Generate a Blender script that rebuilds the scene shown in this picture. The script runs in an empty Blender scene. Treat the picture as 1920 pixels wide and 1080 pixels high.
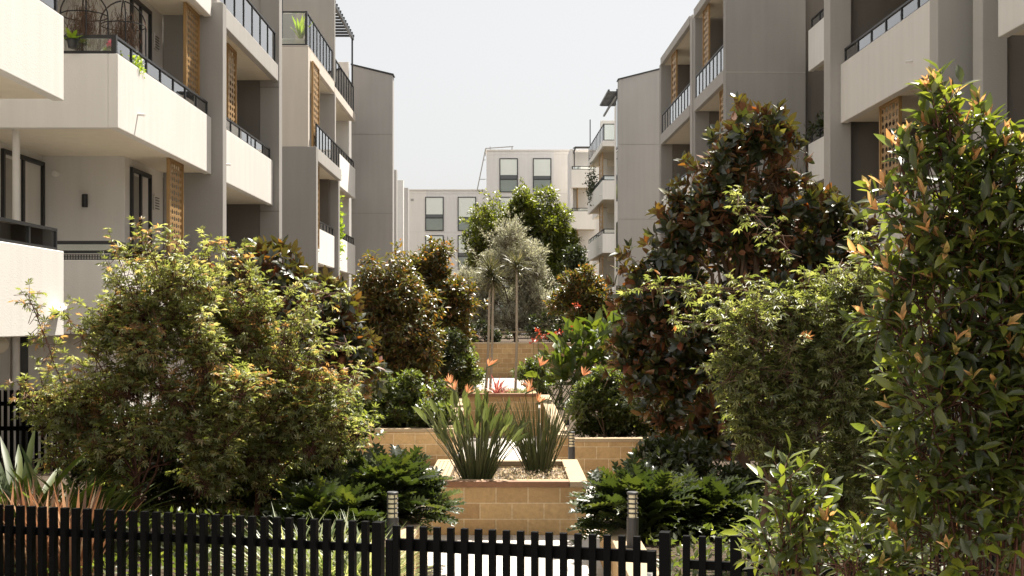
import bpy, math, random
import numpy as np
from mathutils import Vector
R = math.radians
C = bpy.context.scene.collection
scn = bpy.context.scene
E = 2.65            # eye height above the lower path
F = 2400.0          # focal length in photo pixels (1920 wide)

# ------------------------------------------------------------------ camera, sky, sun, exposure
cam = bpy.data.objects.new('camera', bpy.data.cameras.new('camera')); C.objects.link(cam)
cam.data.sensor_width = 36; cam.data.lens = 36 * F / 1920
cam.data.shift_y = 66 / 1920
cam.data.clip_start = 0.1; cam.data.clip_end = 2000
cam.location = (0, 0, E); cam.rotation_euler = (R(90), 0, 0)
scn.camera = cam
SUN = Vector((0.28, 0.56, 1.05)).normalized()
w = bpy.data.worlds.new('World'); scn.world = w; w.use_nodes = True
nt = w.node_tree; bg = nt.nodes['Background']
sky = nt.nodes.new('ShaderNodeTexSky'); sky.sky_type = 'NISHITA'; sky.sun_disc = False
sky.sun_elevation = math.asin(SUN.z); sky.sun_rotation = math.atan2(SUN.x, SUN.y)
sky.air_density = 1.0; sky.dust_density = 3.0; sky.ozone_density = 1.0; sky.altitude = 50
hs = nt.nodes.new('ShaderNodeHueSaturation'); hs.inputs['Saturation'].default_value = 0.35
nt.links.new(sky.outputs[0], hs.inputs['Color'])
# thin milky haze over the whole sky, with an added brighter zone behind the camera to lift shaded walls
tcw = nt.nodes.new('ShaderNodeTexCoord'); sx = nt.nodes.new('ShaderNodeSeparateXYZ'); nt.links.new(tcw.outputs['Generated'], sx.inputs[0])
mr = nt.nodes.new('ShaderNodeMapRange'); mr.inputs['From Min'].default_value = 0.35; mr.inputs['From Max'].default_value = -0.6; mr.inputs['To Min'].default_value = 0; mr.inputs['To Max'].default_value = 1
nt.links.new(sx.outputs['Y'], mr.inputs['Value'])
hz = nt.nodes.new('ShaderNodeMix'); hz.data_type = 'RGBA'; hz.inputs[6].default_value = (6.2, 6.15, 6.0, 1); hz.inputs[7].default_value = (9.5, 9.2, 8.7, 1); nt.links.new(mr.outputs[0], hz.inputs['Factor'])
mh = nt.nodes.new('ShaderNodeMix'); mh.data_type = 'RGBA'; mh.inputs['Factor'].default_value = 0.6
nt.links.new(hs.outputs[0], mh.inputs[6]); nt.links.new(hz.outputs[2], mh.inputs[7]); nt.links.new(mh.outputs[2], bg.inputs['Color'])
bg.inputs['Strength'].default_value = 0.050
sl = bpy.data.lights.new('sun', 'SUN'); sl.energy = 5.0; sl.angle = R(0.53); sl.color = (1.0, 0.935, 0.83)
so = bpy.data.objects.new('sun', sl); C.objects.link(so); so.rotation_euler = SUN.to_track_quat('Z', 'Y').to_euler()
scn.view_settings.view_transform = 'Standard'; scn.view_settings.look = 'None'
scn.view_settings.exposure = 1.52; scn.view_settings.gamma = 1
scn.cycles.max_bounces = 8; scn.cycles.transparent_max_bounces = 16

# ------------------------------------------------------------------ materials
MATS = {}
def newmat(name):
    m = bpy.data.materials.new(name); m.use_nodes = True; MATS[name] = m
    return m, m.node_tree.nodes, m.node_tree.links, m.node_tree.nodes['Principled BSDF']
def rgb(c): return (c[0], c[1], c[2], 1)
def stucco(name, col, var=0.06, bump=0.3, streak=0.085):
    m, N, L, b = newmat(name)
    b.inputs['Roughness'].default_value = 0.9; b.inputs['Specular IOR Level'].default_value = 0.2
    tc = N.new('ShaderNodeTexCoord')
    n1 = N.new('ShaderNodeTexNoise'); n1.inputs['Scale'].default_value = 0.7; n1.inputs['Detail'].default_value = 5
    mp = N.new('ShaderNodeMapping'); mp.inputs['Scale'].default_value = (5, 5, 0.35)
    n2 = N.new('ShaderNodeTexNoise'); n2.inputs['Scale'].default_value = 1.0; n2.inputs['Detail'].default_value = 4
    L.new(tc.outputs['Object'], n1.inputs['Vector']); L.new(tc.outputs['Object'], mp.inputs['Vector']); L.new(mp.outputs[0], n2.inputs['Vector'])
    a = N.new('ShaderNodeMath'); a.operation = 'MULTIPLY_ADD'; a.inputs[1].default_value = var * 2; a.inputs[2].default_value = 1 - var - streak
    L.new(n1.outputs['Fac'], a.inputs[0])
    a2 = N.new('ShaderNodeMath'); a2.operation = 'MULTIPLY_ADD'; a2.inputs[1].default_value = streak * 2
    L.new(n2.outputs['Fac'], a2.inputs[0]); L.new(a.outputs[0], a2.inputs[2])
    vm = N.new('ShaderNodeVectorMath'); vm.operation = 'SCALE'; vm.inputs[0].default_value = col
    L.new(a2.outputs[0], vm.inputs['Scale']); L.new(vm.outputs[0], b.inputs['Base Color'])
    n3 = N.new('ShaderNodeTexNoise'); n3.inputs['Scale'].default_value = 45; n3.inputs['Detail'].default_value = 3
    L.new(tc.outputs['Object'], n3.inputs['Vector'])
    bp = N.new('ShaderNodeBump'); bp.inputs['Strength'].default_value = bump; bp.inputs['Distance'].default_value = 0.01
    L.new(n3.outputs['Fac'], bp.inputs['Height']); L.new(bp.outputs[0], b.inputs['Normal'])
    return m
def plain(name, col, rough=0.5, metal=0.0, spec=0.5, noise=0.0, nscale=8):
    m, N, L, b = newmat(name)
    b.inputs['Base Color'].default_value = rgb(col); b.inputs['Roughness'].default_value = rough
    b.inputs['Metallic'].default_value = metal; b.inputs['Specular IOR Level'].default_value = spec
    if noise:
        tc = N.new('ShaderNodeTexCoord'); n = N.new('ShaderNodeTexNoise'); n.inputs['Scale'].default_value = nscale; n.inputs['Detail'].default_value = 6
        L.new(tc.outputs['Object'], n.inputs['Vector'])
        a = N.new('ShaderNodeMath'); a.operation = 'MULTIPLY_ADD'; a.inputs[1].default_value = noise * 2; a.inputs[2].default_value = 1 - noise
        L.new(n.outputs['Fac'], a.inputs[0])
        vm = N.new('ShaderNodeVectorMath'); vm.operation = 'SCALE'; vm.inputs[0].default_value = col
        L.new(a.outputs[0], vm.inputs['Scale']); L.new(vm.outputs[0], b.inputs['Base Color'])
    return m
def glassmat(name, tint=(0.86, 0.92, 0.9), ior=1.5, boost=0.0):
    m = bpy.data.materials.new(name); m.use_nodes = True; N = m.node_tree.nodes; L = m.node_tree.links
    for n in list(N):
        if n.type != 'OUTPUT_MATERIAL': N.remove(n)
    out = [n for n in N if n.type == 'OUTPUT_MATERIAL'][0]
    t = N.new('ShaderNodeBsdfTransparent'); t.inputs[0].default_value = rgb(tint)
    g = N.new('ShaderNodeBsdfGlossy'); g.inputs['Roughness'].default_value = 0.01; g.inputs[0].default_value = (1, 1, 1, 1)
    fr = N.new('ShaderNodeFresnel'); fr.inputs[0].default_value = ior
    ad = N.new('ShaderNodeMath'); ad.operation = 'ADD'; ad.use_clamp = True; ad.inputs[1].default_value = boost
    mx = N.new('ShaderNodeMixShader'); L.new(fr.outputs[0], ad.inputs[0]); L.new(ad.outputs[0], mx.inputs[0]); L.new(t.outputs[0], mx.inputs[1]); L.new(g.outputs[0], mx.inputs[2])
    L.new(mx.outputs[0], out.inputs[0]); MATS[name] = m
    return m
def blockmat(name, c1, c2, mortar):
    m, N, L, b = newmat(name)
    b.inputs['Roughness'].default_value = 0.9; b.inputs['Specular IOR Level'].default_value = 0.2
    uv = N.new('ShaderNodeUVMap'); br = N.new('ShaderNodeTexBrick'); L.new(uv.outputs[0], br.inputs['Vector'])
    br.inputs['Scale'].default_value = 1; br.inputs['Brick Width'].default_value = 0.40; br.inputs['Row Height'].default_value = 0.20
    br.inputs['Mortar Size'].default_value = 0.007; br.inputs['Mortar Smooth'].default_value = 0.3; br.inputs['Bias'].default_value = 0
    br.inputs['Color1'].default_value = rgb(c1); br.inputs['Color2'].default_value = rgb(c2); br.inputs['Mortar'].default_value = rgb(mortar)
    n = N.new('ShaderNodeTexNoise'); n.inputs['Scale'].default_value = 18; n.inputs['Detail'].default_value = 8; n.inputs['Roughness'].default_value = 0.7
    n2 = N.new('ShaderNodeTexNoise'); n2.inputs['Scale'].default_value = 2.2; n2.inputs['Detail'].default_value = 4
    L.new(uv.outputs[0], n.inputs['Vector']); L.new(uv.outputs[0], n2.inputs['Vector'])
    a = N.new('ShaderNodeMath'); a.operation = 'MULTIPLY_ADD'; a.inputs[1].default_value = 0.7; a.inputs[2].default_value = 0.42
    L.new(n.outputs['Fac'], a.inputs[0])
    a2 = N.new('ShaderNodeMath'); a2.operation = 'MULTIPLY_ADD'; a2.inputs[1].default_value = 0.4; L.new(n2.outputs['Fac'], a2.inputs[0]); L.new(a.outputs[0], a2.inputs[2])
    vm = N.new('ShaderNodeVectorMath'); vm.operation = 'SCALE'; L.new(br.outputs['Color'], vm.inputs[0]); L.new(a2.outputs[0], vm.inputs['Scale'])
    n4 = N.new('ShaderNodeTexNoise'); n4.inputs['Scale'].default_value = 5; n4.inputs['Detail'].default_value = 7; n4.inputs['Roughness'].default_value = 0.75; L.new(uv.outputs[0], n4.inputs['Vector'])
    st = N.new('ShaderNodeMapRange'); st.inputs['From Min'].default_value = .52; st.inputs['From Max'].default_value = .72; st.inputs['To Max'].default_value = .55; L.new(n4.outputs['Fac'], st.inputs['Value'])
    mxs = N.new('ShaderNodeMix'); mxs.data_type = 'RGBA'; L.new(st.outputs[0], mxs.inputs['Factor']); L.new(vm.outputs[0], mxs.inputs[6]); mxs.inputs[7].default_value = (0.23, 0.15, 0.08, 1)
    L.new(mxs.outputs[2], b.inputs['Base Color'])
    h = N.new('ShaderNodeMath'); h.operation = 'SUBTRACT'; L.new(n.outputs['Fac'], h.inputs[0]); L.new(br.outputs['Fac'], h.inputs[1])
    bp = N.new('ShaderNodeBump'); bp.inputs['Strength'].default_value = 0.6; bp.inputs['Distance'].default_value = 0.008
    L.new(h.outputs[0], bp.inputs['Height']); L.new(bp.outputs[0], b.inputs['Normal'])
    return m
def leafmat(name, ramp, trans, tw=0.45, rough=0.35, back=None, patch=None, spec=0.5, noise=0.0):
    """ramp: list of (pos, colour) picked per leaf; trans: colour of light passing through; back: underside colour; patch: (colour, threshold)"""
    m, N, L, b = newmat(name)
    out = [n for n in N if n.type == 'OUTPUT_MATERIAL'][0]
    g = N.new('ShaderNodeNewGeometry'); cr = N.new('ShaderNodeValToRGB')
    el = cr.color_ramp.elements
    while len(el) < len(ramp): el.new(0.5)
    for e, (p, c) in zip(el, ramp): e.position = p; e.color = rgb(c)
    L.new(g.outputs['Random Per Island'], cr.inputs[0])
    col = cr.outputs[0]
    if patch:
        tc = N.new('ShaderNodeTexCoord'); n = N.new('ShaderNodeTexNoise'); n.inputs['Scale'].default_value = patch[2]; n.inputs['Detail'].default_value = 3
        L.new(tc.outputs['Object'], n.inputs['Vector'])
        ad = N.new('ShaderNodeMath'); ad.operation = 'MULTIPLY_ADD'; ad.inputs[1].default_value = 0.35
        L.new(g.outputs['Random Per Island'], ad.inputs[0]); L.new(n.outputs['Fac'], ad.inputs[2])
        gt = N.new('ShaderNodeMath'); gt.operation = 'GREATER_THAN'; gt.inputs[1].default_value = patch[1]; L.new(ad.outputs[0], gt.inputs[0])
        mx = N.new('ShaderNodeMix'); mx.data_type = 'RGBA'; L.new(gt.outputs[0], mx.inputs['Factor']); L.new(col, mx.inputs[6]); mx.inputs[7].default_value = rgb(patch[0])
        col = mx.outputs[2]
    base = col
    if back:
        mb = N.new('ShaderNodeMix'); mb.data_type = 'RGBA'; L.new(g.outputs['Backfacing'], mb.inputs['Factor']); L.new(col, mb.inputs[6]); mb.inputs[7].default_value = rgb(back)
        base = mb.outputs[2]
        rr = N.new('ShaderNodeMath'); rr.operation = 'MULTIPLY_ADD'; rr.inputs[1].default_value = 0.85 - rough; rr.inputs[2].default_value = rough
        L.new(g.outputs['Backfacing'], rr.inputs[0]); L.new(rr.outputs[0], b.inputs['Roughness'])
    else:
        b.inputs['Roughness'].default_value = rough
    b.inputs['Specular IOR Level'].default_value = spec
    L.new(base, b.inputs['Base Color'])
    t = N.new('ShaderNodeBsdfTranslucent')
    mt = N.new('ShaderNodeMix'); mt.data_type = 'RGBA'; mt.blend_type = 'MULTIPLY'; mt.inputs['Factor'].default_value = 1.0
    L.new(col, mt.inputs[6]); mt.inputs[7].default_value = rgb(trans); L.new(mt.outputs[2], t.inputs[0])
    ms = N.new('ShaderNodeMixShader'); ms.inputs[0].default_value = tw
    L.new(b.outputs[0], ms.inputs[1]); L.new(t.outputs[0], ms.inputs[2]); L.new(ms.outputs[0], out.inputs[0])
    return m

stucco('cream', (0.66, 0.635, 0.60)); stucco('white_render', (0.78, 0.755, 0.715)); stucco('beige', (0.62, 0.56, 0.49))
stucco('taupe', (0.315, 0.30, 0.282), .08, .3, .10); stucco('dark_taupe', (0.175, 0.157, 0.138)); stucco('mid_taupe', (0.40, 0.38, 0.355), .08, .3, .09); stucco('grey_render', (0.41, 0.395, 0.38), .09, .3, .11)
stucco('rear_grey', (0.76, 0.74, 0.72), 0.04); stucco('rear_beige', (0.82, 0.78, 0.73), 0.04); stucco('soffit', (0.70, 0.63, 0.51), 0.04)
plain('black_metal', (0.015, 0.015, 0.016), 0.42, 0.0, 0.5); plain('fence_black', (0.0016, 0.0016, 0.0018), 0.5, 0, 0.05, 0.3, 20)
plain('gold', (0.36, 0.22, 0.09), 0.5, 0.25, 0.5, 0.12, 6); plain('white_plastic', (0.75, 0.73, 0.70), 0.35)
plain('dark_interior', (0.012, 0.012, 0.012), 0.12, 0, 0.6); plain('window_dark', (0.05, 0.055, 0.055), 0.06, 0, 0.9)
plain('blind', (0.78, 0.82, 0.76), 0.18, 0, 0.6, 0.05, 1.5); plain('blind_low', (0.24, 0.28, 0.25), 0.12, 0, 0.7, 0.15, 1.2); plain('curtain', (0.35, 0.33, 0.29), 0.7, 0, 0.3, 0.2, 3)
glassmat('glass', (0.90, 0.95, 0.93), 1.5, 0.20); glassmat('clear_glass', (0.9, 0.93, 0.92))
blockmat('sandstone', (0.50, 0.34, 0.17), (0.37, 0.235, 0.115), (0.62, 0.49, 0.32))
stucco('coping', (0.36, 0.275, 0.18), 0.1, 0.4); plain('timber', (0.20, 0.095, 0.045), 0.55, 0, 0.4, 0.35, 12)
plain('grey_metal', (0.055, 0.055, 0.058), 0.45, 0.3, 0.5); plain('lens', (0.75, 0.68, 0.48), 0.25, 0, 0.6); plain('steel', (0.6, 0.6, 0.6), 0.3, 1)
plain('bark', (0.13, 0.085, 0.055), 0.9, 0, 0.2, 0.4, 14); plain('red_bark', (0.085, 0.035, 0.022), 0.7, 0, 0.3, 0.4, 14); plain('pale_bark', (0.42, 0.36, 0.28), 0.9, 0, 0.2, 0.25, 14)
plain('terracotta', (0.30, 0.12, 0.06), 0.8); plain('pot_black', (0.03, 0.03, 0.03), 0.5)
plain('rust', (0.09, 0.05, 0.03), 0.8, 0, 0.3, 0.4, 30)
# ground materials
def groundmat(name, c1, c2, scale, bump, rough=0.95):
    m, N, L, b = newmat(name); b.inputs['Roughness'].default_value = rough; b.inputs['Specular IOR Level'].default_value = 0.25
    tc = N.new('ShaderNodeTexCoord'); n = N.new('ShaderNodeTexNoise'); n.inputs['Scale'].default_value = scale; n.inputs['Detail'].default_value = 8; n.inputs['Roughness'].default_value = 0.7
    L.new(tc.outputs['Object'], n.inputs['Vector']); cr = N.new('ShaderNodeValToRGB'); cr.color_ramp.elements[0].position = 0.35; cr.color_ramp.elements[1].position = 0.65
    cr.color_ramp.elements[0].color = rgb(c1); cr.color_ramp.elements[1].color = rgb(c2); L.new(n.outputs['Fac'], cr.inputs[0]); L.new(cr.outputs[0], b.inputs['Base Color'])
    bp = N.new('ShaderNodeBump'); bp.inputs['Strength'].default_value = bump; bp.inputs['Distance'].default_value = 0.03; L.new(n.outputs['Fac'], bp.inputs['Height']); L.new(bp.outputs[0], b.inputs['Normal'])
    return m
groundmat('soil', (0.035, 0.024, 0.016), (0.10, 0.07, 0.045), 25, 1.0); groundmat('dirt', (0.06, 0.05, 0.035), (0.10, 0.09, 0.06), 3, 0.5)
# light pavers
m, N, L, b = newmat('paving'); b.inputs['Roughness'].default_value = 0.75
uv = N.new('ShaderNodeUVMap'); br = N.new('ShaderNodeTexBrick'); L.new(uv.outputs[0], br.inputs['Vector']); br.offset = 0
br.inputs['Scale'].default_value = 1; br.inputs['Brick Width'].default_value = 0.6; br.inputs['Row Height'].default_value = 0.6; br.inputs['Mortar Size'].default_value = 0.006
br.inputs['Color1'].default_value = (0.52, 0.49, 0.45, 1); br.inputs['Color2'].default_value = (0.44, 0.41, 0.375, 1); br.inputs['Mortar'].default_value = (0.22, 0.20, 0.18, 1); L.new(br.outputs['Color'], b.inputs['Base Color'])

# foliage
leafmat('maple_leaf', [(0.0, (0.085, 0.10, 0.025)), (0.45, (0.13, 0.145, 0.04)), (0.8, (0.23, 0.235, 0.10)), (1.0, (0.27, 0.19, 0.09))], (2.9, 2.9, 1.8), 0.42, 0.5, patch=((0.25, 0.14, 0.06), 0.845, 1.6), spec=1.0)  # pale ramp stop puts cream highlights into the colour of some leaves
leafmat('maple_leaf_green', [(0.0, (0.068, 0.08, 0.02)), (0.5, (0.105, 0.115, 0.03)), (1.0, (0.21, 0.21, 0.085))], (3.0, 3.1, 1.9), 0.40, 0.5, patch=((0.20, 0.08, 0.03), 0.95, 1.6), spec=1.0)
leafmat('magnolia_leaf', [(0.0, (0.018, 0.025, 0.009)), (0.7, (0.030, 0.036, 0.012)), (0.93, (0.085, 0.085, 0.015)), (1.0, (0.16, 0.04, 0.014))], (3.2, 2.9, 1.2), 0.22, 0.36, back=(0.20, 0.075, 0.024), spec=0.9)
leafmat('bronze_leaf', [(0.0, (0.045, 0.055, 0.013)), (0.6, (0.085, 0.085, 0.02)), (0.88, (0.16, 0.09, 0.022)), (1.0, (0.26, 0.10, 0.03))], (2.6, 2.5, 1.1), 0.34, 0.38, back=(0.13, 0.085, 0.03), spec=0.7)
leafmat('hedge_leaf', [(0.0, (0.042, 0.056, 0.018)), (0.6, (0.068, 0.084, 0.026)), (1.0, (0.12, 0.13, 0.04))], (3.4, 3.6, 1.3), 0.34, 0.45, spec=0.8)
leafmat('lilly_leaf', [(0.0, (0.026, 0.036, 0.011)), (0.6, (0.042, 0.052, 0.013)), (1.0, (0.085, 0.09, 0.018))], (4.6, 4.8, 1.6), 0.36, 0.40, spec=0.8)
leafmat('young_leaf', [(0.0, (0.46, 0.22, 0.08)), (0.5, (0.55, 0.32, 0.14)), (1.0, (0.36, 0.30, 0.10))], (1.5, 1.4, 1.2), 0.45, 0.35)
leafmat('olive_leaf', [(0.0, (0.21, 0.21, 0.145)), (0.5, (0.31, 0.30, 0.22)), (1.0, (0.45, 0.43, 0.33))], (1.5, 1.5, 1.2), 0.35, 0.45, back=(0.38, 0.38, 0.32))
leafmat('camphor_leaf', [(0.0, (0.045, 0.058, 0.012)), (0.6, (0.07, 0.082, 0.014)), (1.0, (0.12, 0.125, 0.02))], (3.4, 3.4, 1.2), 0.42, 0.38, spec=0.8)
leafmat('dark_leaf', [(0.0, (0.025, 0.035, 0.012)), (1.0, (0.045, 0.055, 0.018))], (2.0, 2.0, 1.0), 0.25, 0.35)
leafmat('fern_leaf', [(0.0, (0.018, 0.030, 0.009)), (0.6, (0.030, 0.044, 0.012)), (1.0, (0.06, 0.074, 0.018))], (2.8, 2.7, 1.1), 0.24, 0.40, spec=0.9)
leafmat('canna_leaf', [(0.0, (0.045, 0.075, 0.015)), (1.0, (0.10, 0.13, 0.024))], (2.8, 2.6, 1.0), 0.30, 0.42, spec=0.8)
leafmat('strelitzia_leaf', [(0.0, (0.075, 0.09, 0.038)), (1.0, (0.16, 0.17, 0.075))], (2.0, 2.2, 1.0), 0.28, 0.36)
leafmat('strap_leaf', [(0.0, (0.05, 0.075, 0.02)), (0.7, (0.085, 0.11, 0.03)), (1.0, (0.2, 0.2, 0.07))], (2.2, 2.3, 1.1), 0.35, 0.5, spec=0.4)
leafmat('cord_leaf', [(0.0, (0.05, 0.055, 0.025)), (0.7, (0.12, 0.115, 0.05)), (1.0, (0.26, 0.22, 0.12))], (1.6, 1.6, 1.2), 0.25, 0.4)
leafmat('pink_leaf', [(0.0, (0.42, 0.10, 0.10)), (0.5, (0.55, 0.20, 0.17)), (1.0, (0.60, 0.36, 0.30))], (1.3, 1.1, 1.0), 0.35, 0.4)
leafmat('copper_leaf', [(0.0, (0.20, 0.10, 0.05)), (0.6, (0.32, 0.18, 0.10)), (1.0, (0.45, 0.32, 0.20))], (1.3, 1.1, 1.0), 0.35, 0.4)
leafmat('grass_leaf', [(0.0, (0.08, 0.12, 0.03)), (0.5, (0.20, 0.23, 0.10)), (1.0, (0.45, 0.44, 0.30))], (1.8, 1.8, 1.0), 0.35, 0.4)
leafmat('cover_leaf', [(0.0, (0.25, 0.24, 0.13)), (0.5, (0.50, 0.40, 0.30)), (1.0, (0.68, 0.60, 0.50))], (1.3, 1.2, 1.0), 0.35, 0.5)
leafmat('orange_petal', [(0.0, (0.62, 0.25, 0.10)), (1.0, (0.75, 0.42, 0.22))], (1.2, 1.0, 1.0), 0.35, 0.4)
leafmat('red_petal', [(0.0, (0.42, 0.05, 0.025)), (1.0, (0.5, 0.12, 0.05))], (1.2, 1.0, 1.0), 0.35, 0.4)
leafmat('magenta_petal', [(0.0, (0.62, 0.02, 0.12)), (1.0, (0.75, 0.06, 0.2))], (1.2, 1.0, 1.0), 0.3, 0.5)
leafmat('white_petal', [(0.0, (0.75, 0.74, 0.70)), (1.0, (0.8, 0.8, 0.76))], (1, 1, 1), 0.3, 0.5)
leafmat('moss', [(0.0, (0.13, 0.085, 0.06)), (1.0, (0.24, 0.16, 0.11))], (1.2, 1.0, 1.0), 0.25, 0.8)
leafmat('lime_leaf', [(0.0, (0.16, 0.24, 0.025)), (1.0, (0.25, 0.32, 0.04))], (2.0, 2.0, 1.0), 0.4, 0.5)

# ------------------------------------------------------------------ object helpers
def tag(o, label=None, cat=None, group=None, kind=None):
    for k, v in (('label', label), ('category', cat), ('group', group), ('kind', kind)):
        if v: o[k] = v
    return o
def empty(name, loc=(0, 0, 0), rz=0, label=None, cat=None, group=None):
    o = bpy.data.objects.new(name, None); C.objects.link(o); o.location = loc; o.rotation_euler.z = rz; o.empty_display_size = 0.3
    return tag(o, label, cat, group)
def link(name, me, mat, parent=None):
    o = bpy.data.objects.new(name, me); C.objects.link(o)
    if mat: me.materials.append(MATS[mat])
    if parent: o.parent = parent
    return o
def npmesh(name, V, loops, totals):
    me = bpy.data.meshes.new(name)
    V = np.asarray(V, dtype=np.float32); loops = np.asarray(loops, dtype=np.int32); totals = np.asarray(totals, dtype=np.int32)
    me.vertices.add(len(V)); me.vertices.foreach_set('co', V.ravel())
    me.loops.add(len(loops)); me.loops.foreach_set('vertex_index', loops)
    me.polygons.add(len(totals)); st = np.concatenate(([0], np.cumsum(totals)[:-1])).astype(np.int32)
    me.polygons.foreach_set('loop_start', st); me.polygons.foreach_set('loop_total', totals)
    me.update(calc_edges=True)
    return me
class MB:
    """collects boxes, tubes and plates; build() links them as ONE mesh object"""
    def __init__(s): s.v = []; s.f = []; s.sm = []
    def add(s, vs, fs, smooth=False):
        n = len(s.v); s.v += [tuple(v) for v in vs]; s.f += [tuple(i + n for i in f) for f in fs]; s.sm += [smooth] * len(fs); return s
    def box(s, x0, x1, y0, y1, z0, z1):
        x0, x1 = min(x0, x1), max(x0, x1); y0, y1 = min(y0, y1), max(y0, y1)
        return s.add([(x0, y0, z0), (x1, y0, z0), (x1, y1, z0), (x0, y1, z0), (x0, y0, z1), (x1, y0, z1), (x1, y1, z1), (x0, y1, z1)],
              [(0, 3, 2, 1), (4, 5, 6, 7), (0, 1, 5, 4), (1, 2, 6, 5), (2, 3, 7, 6), (3, 0, 4, 7)])
    def slopetop(s, x0, x1, y0, y1, z0, za, zb):      # top runs from za at x0 to zb at x1
        return s.add([(x0, y0, z0), (x1, y0, z0), (x1, y1, z0), (x0, y1, z0), (x0, y0, za), (x1, y0, zb), (x1, y1, zb), (x0, y1, za)],
              [(0, 3, 2, 1), (4, 5, 6, 7), (0, 1, 5, 4), (1, 2, 6, 5), (2, 3, 7, 6), (3, 0, 4, 7)])
    def tube(s, pts, rad, n=8, cap=True):
        pts = [Vector(p) for p in pts]
        if not hasattr(rad, '__len__'): rad = [rad] * len(pts)
        ring = []; vs = []; fs = []
        up = None
        for i, p in enumerate(pts):
            d = (pts[min(i + 1, len(pts) - 1)] - pts[max(i - 1, 0)]).normalized()
            if up is None:
                up = Vector((0, 0, 1)) if abs(d.z) < 0.9 else Vector((1, 0, 0))
            a = d.cross(up).normalized(); b = a.cross(d).normalized(); up = b
            for k in range(n):
                t = 2 * math.pi * k / n; vs.append(p + (a * math.cos(t) + b * math.sin(t)) * rad[i])
        for i in range(len(pts) - 1):
            for k in range(n):
                k2 = (k + 1) % n; fs.append((i * n + k, i * n + k2, (i + 1) * n + k2, (i + 1) * n + k))
        if cap: fs.append(tuple(range(n - 1, -1, -1))); fs.append(tuple((len(pts) - 1) * n + k for k in range(n)))
        return s.add(vs, fs, True)
    def lathe(s, prof, c=(0, 0, 0), n=20):            # prof: (radius, z)
        vs = []; fs = []
        for r, z in prof:
            for k in range(n):
                t = 2 * math.pi * k / n; vs.append((c[0] + r * math.cos(t), c[1] + r * math.sin(t), c[2] + z))
        for i in range(len(prof) - 1):
            for k in range(n):
                k2 = (k + 1) % n; fs.append((i * n + k, i * n + k2, (i + 1) * n + k2, (i + 1) * n + k))
        fs.append(tuple(range(n - 1, -1, -1))); fs.append(tuple((len(prof) - 1) * n + k for k in range(n)))
        return s.add(vs, fs, True)
    def build(s, name, mat, parent=None, bevel=0, uv=False, label=None):
        me = bpy.data.meshes.new(name); me.from_pydata(s.v, [], s.f)
        me.polygons.foreach_set('use_smooth', s.sm)
        if uv:
            ul = me.uv_layers.new(name='UVMap')
            for p in me.polygons:
                nx, ny, nz = (abs(c) for c in p.normal)
                for li in p.loop_indices:
                    c = me.vertices[me.loops[li].vertex_index].co
                    ul.data[li].uv = (c.x, c.y) if nz > max(nx, ny) else ((c.y, c.z) if nx > ny else (c.x, c.z))
        me.update()
        o = link(name, me, mat, parent)
        if bevel:
            b = o.modifiers.new('bevel', 'BEVEL'); b.width = bevel; b.segments = 2; b.limit_method = 'ANGLE'; b.angle_limit = R(40)
        if any(s.sm):
            try: me.set_sharp_from_angle(angle=R(40))
            except Exception: pass
        if label: o['label'] = label
        return o
def bx(name, mat, parent, *a, bevel=0.012, uv=False, label=None):
    return MB().box(*a).build(name, mat, parent, bevel, uv, label)
def W(px, py, Y):                                     # the world point at depth Y that a photo measurement stands for
    return np.array([(px - 960) * Y / F, Y, E - (py - 606) * Y / F])

# ------------------------------------------------------------------ foliage engine
def T_oval(wd=0.36, fold=0.12, curve=0.12):
    h = wd / 2
    V = [(0, 0, 0), (-h, .35, fold * h * 2), (0, .35, 0), (h, .35, fold * h * 2), (-h * .8, .7, fold * h * 2 - curve * .5), (0, .7, -curve * .5), (h * .8, .7, fold * h * 2 - curve * .5), (0, 1, -curve)]
    Fc = [(0, 2, 1), (0, 3, 2), (1, 2, 5, 4), (2, 3, 6, 5), (4, 5, 7), (5, 6, 7)]
    return np.array(V, float), Fc
def T_kite(wd=0.4, fold=0.1, curve=0.08):
    h = wd / 2
    return np.array([(0, 0, 0), (-h, .45, fold * wd), (0, 1, -curve), (h, .45, fold * wd)], float), [(0, 3, 2), (0, 2, 1)]
def T_palm(angles=(-78, -40, 0, 40, 78), lens=(.62, .88, 1, .88, .62), wd=0.24, droop=0.22):
    V = [(0, 0, 0)]; Fc = []
    for a, l in zip(angles, lens):
        a = R(a); c, s_ = math.cos(a), math.sin(a); n = len(V)
        for x, y, z in ((-wd / 2 * l, .5 * l, .03), (0, l, -droop * l), (wd / 2 * l, .5 * l, .03)):
            V.append((x * c + y * s_, -x * s_ + y * c, z))
        Fc += [(0, n + 2, n + 1), (0, n + 1, n)]
    return np.array(V, float), Fc
def T_lobed(n=7, wd=0.55):
    V = []; Fc = []
    for i in range(n + 1): t = i / n; V.append((0, t, -0.22 * t * t))
    for i in range(n):
        t = (i + .3) / n; l = wd * math.sin(math.pi * (0.18 + 0.72 * t)) / 1.0 * .5 + .05
        for s_ in (-1, 1):
            k = len(V); z = -0.22 * t * t
            V += [(s_ * l, t + .13 + .05, z + .03 - .1 * l), (s_ * l * .55, t + .145, z + .06), (s_ * l * .55, t + .02, z + .04)]
            if s_ < 0: Fc += [(i, i + 1, k + 1, k + 2), (k + 2, k + 1, k)]
            else: Fc += [(i + 1, i, k + 2, k + 1), (k + 1, k + 2, k)]
    k = len(V); V += [(-.05, .95, -.2), (.05, .95, -.2), (0, 1.12, -.3)]; Fc += [(n, k + 1, k + 2), (n, k + 2, k)]
    return np.array(V, float), Fc
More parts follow.
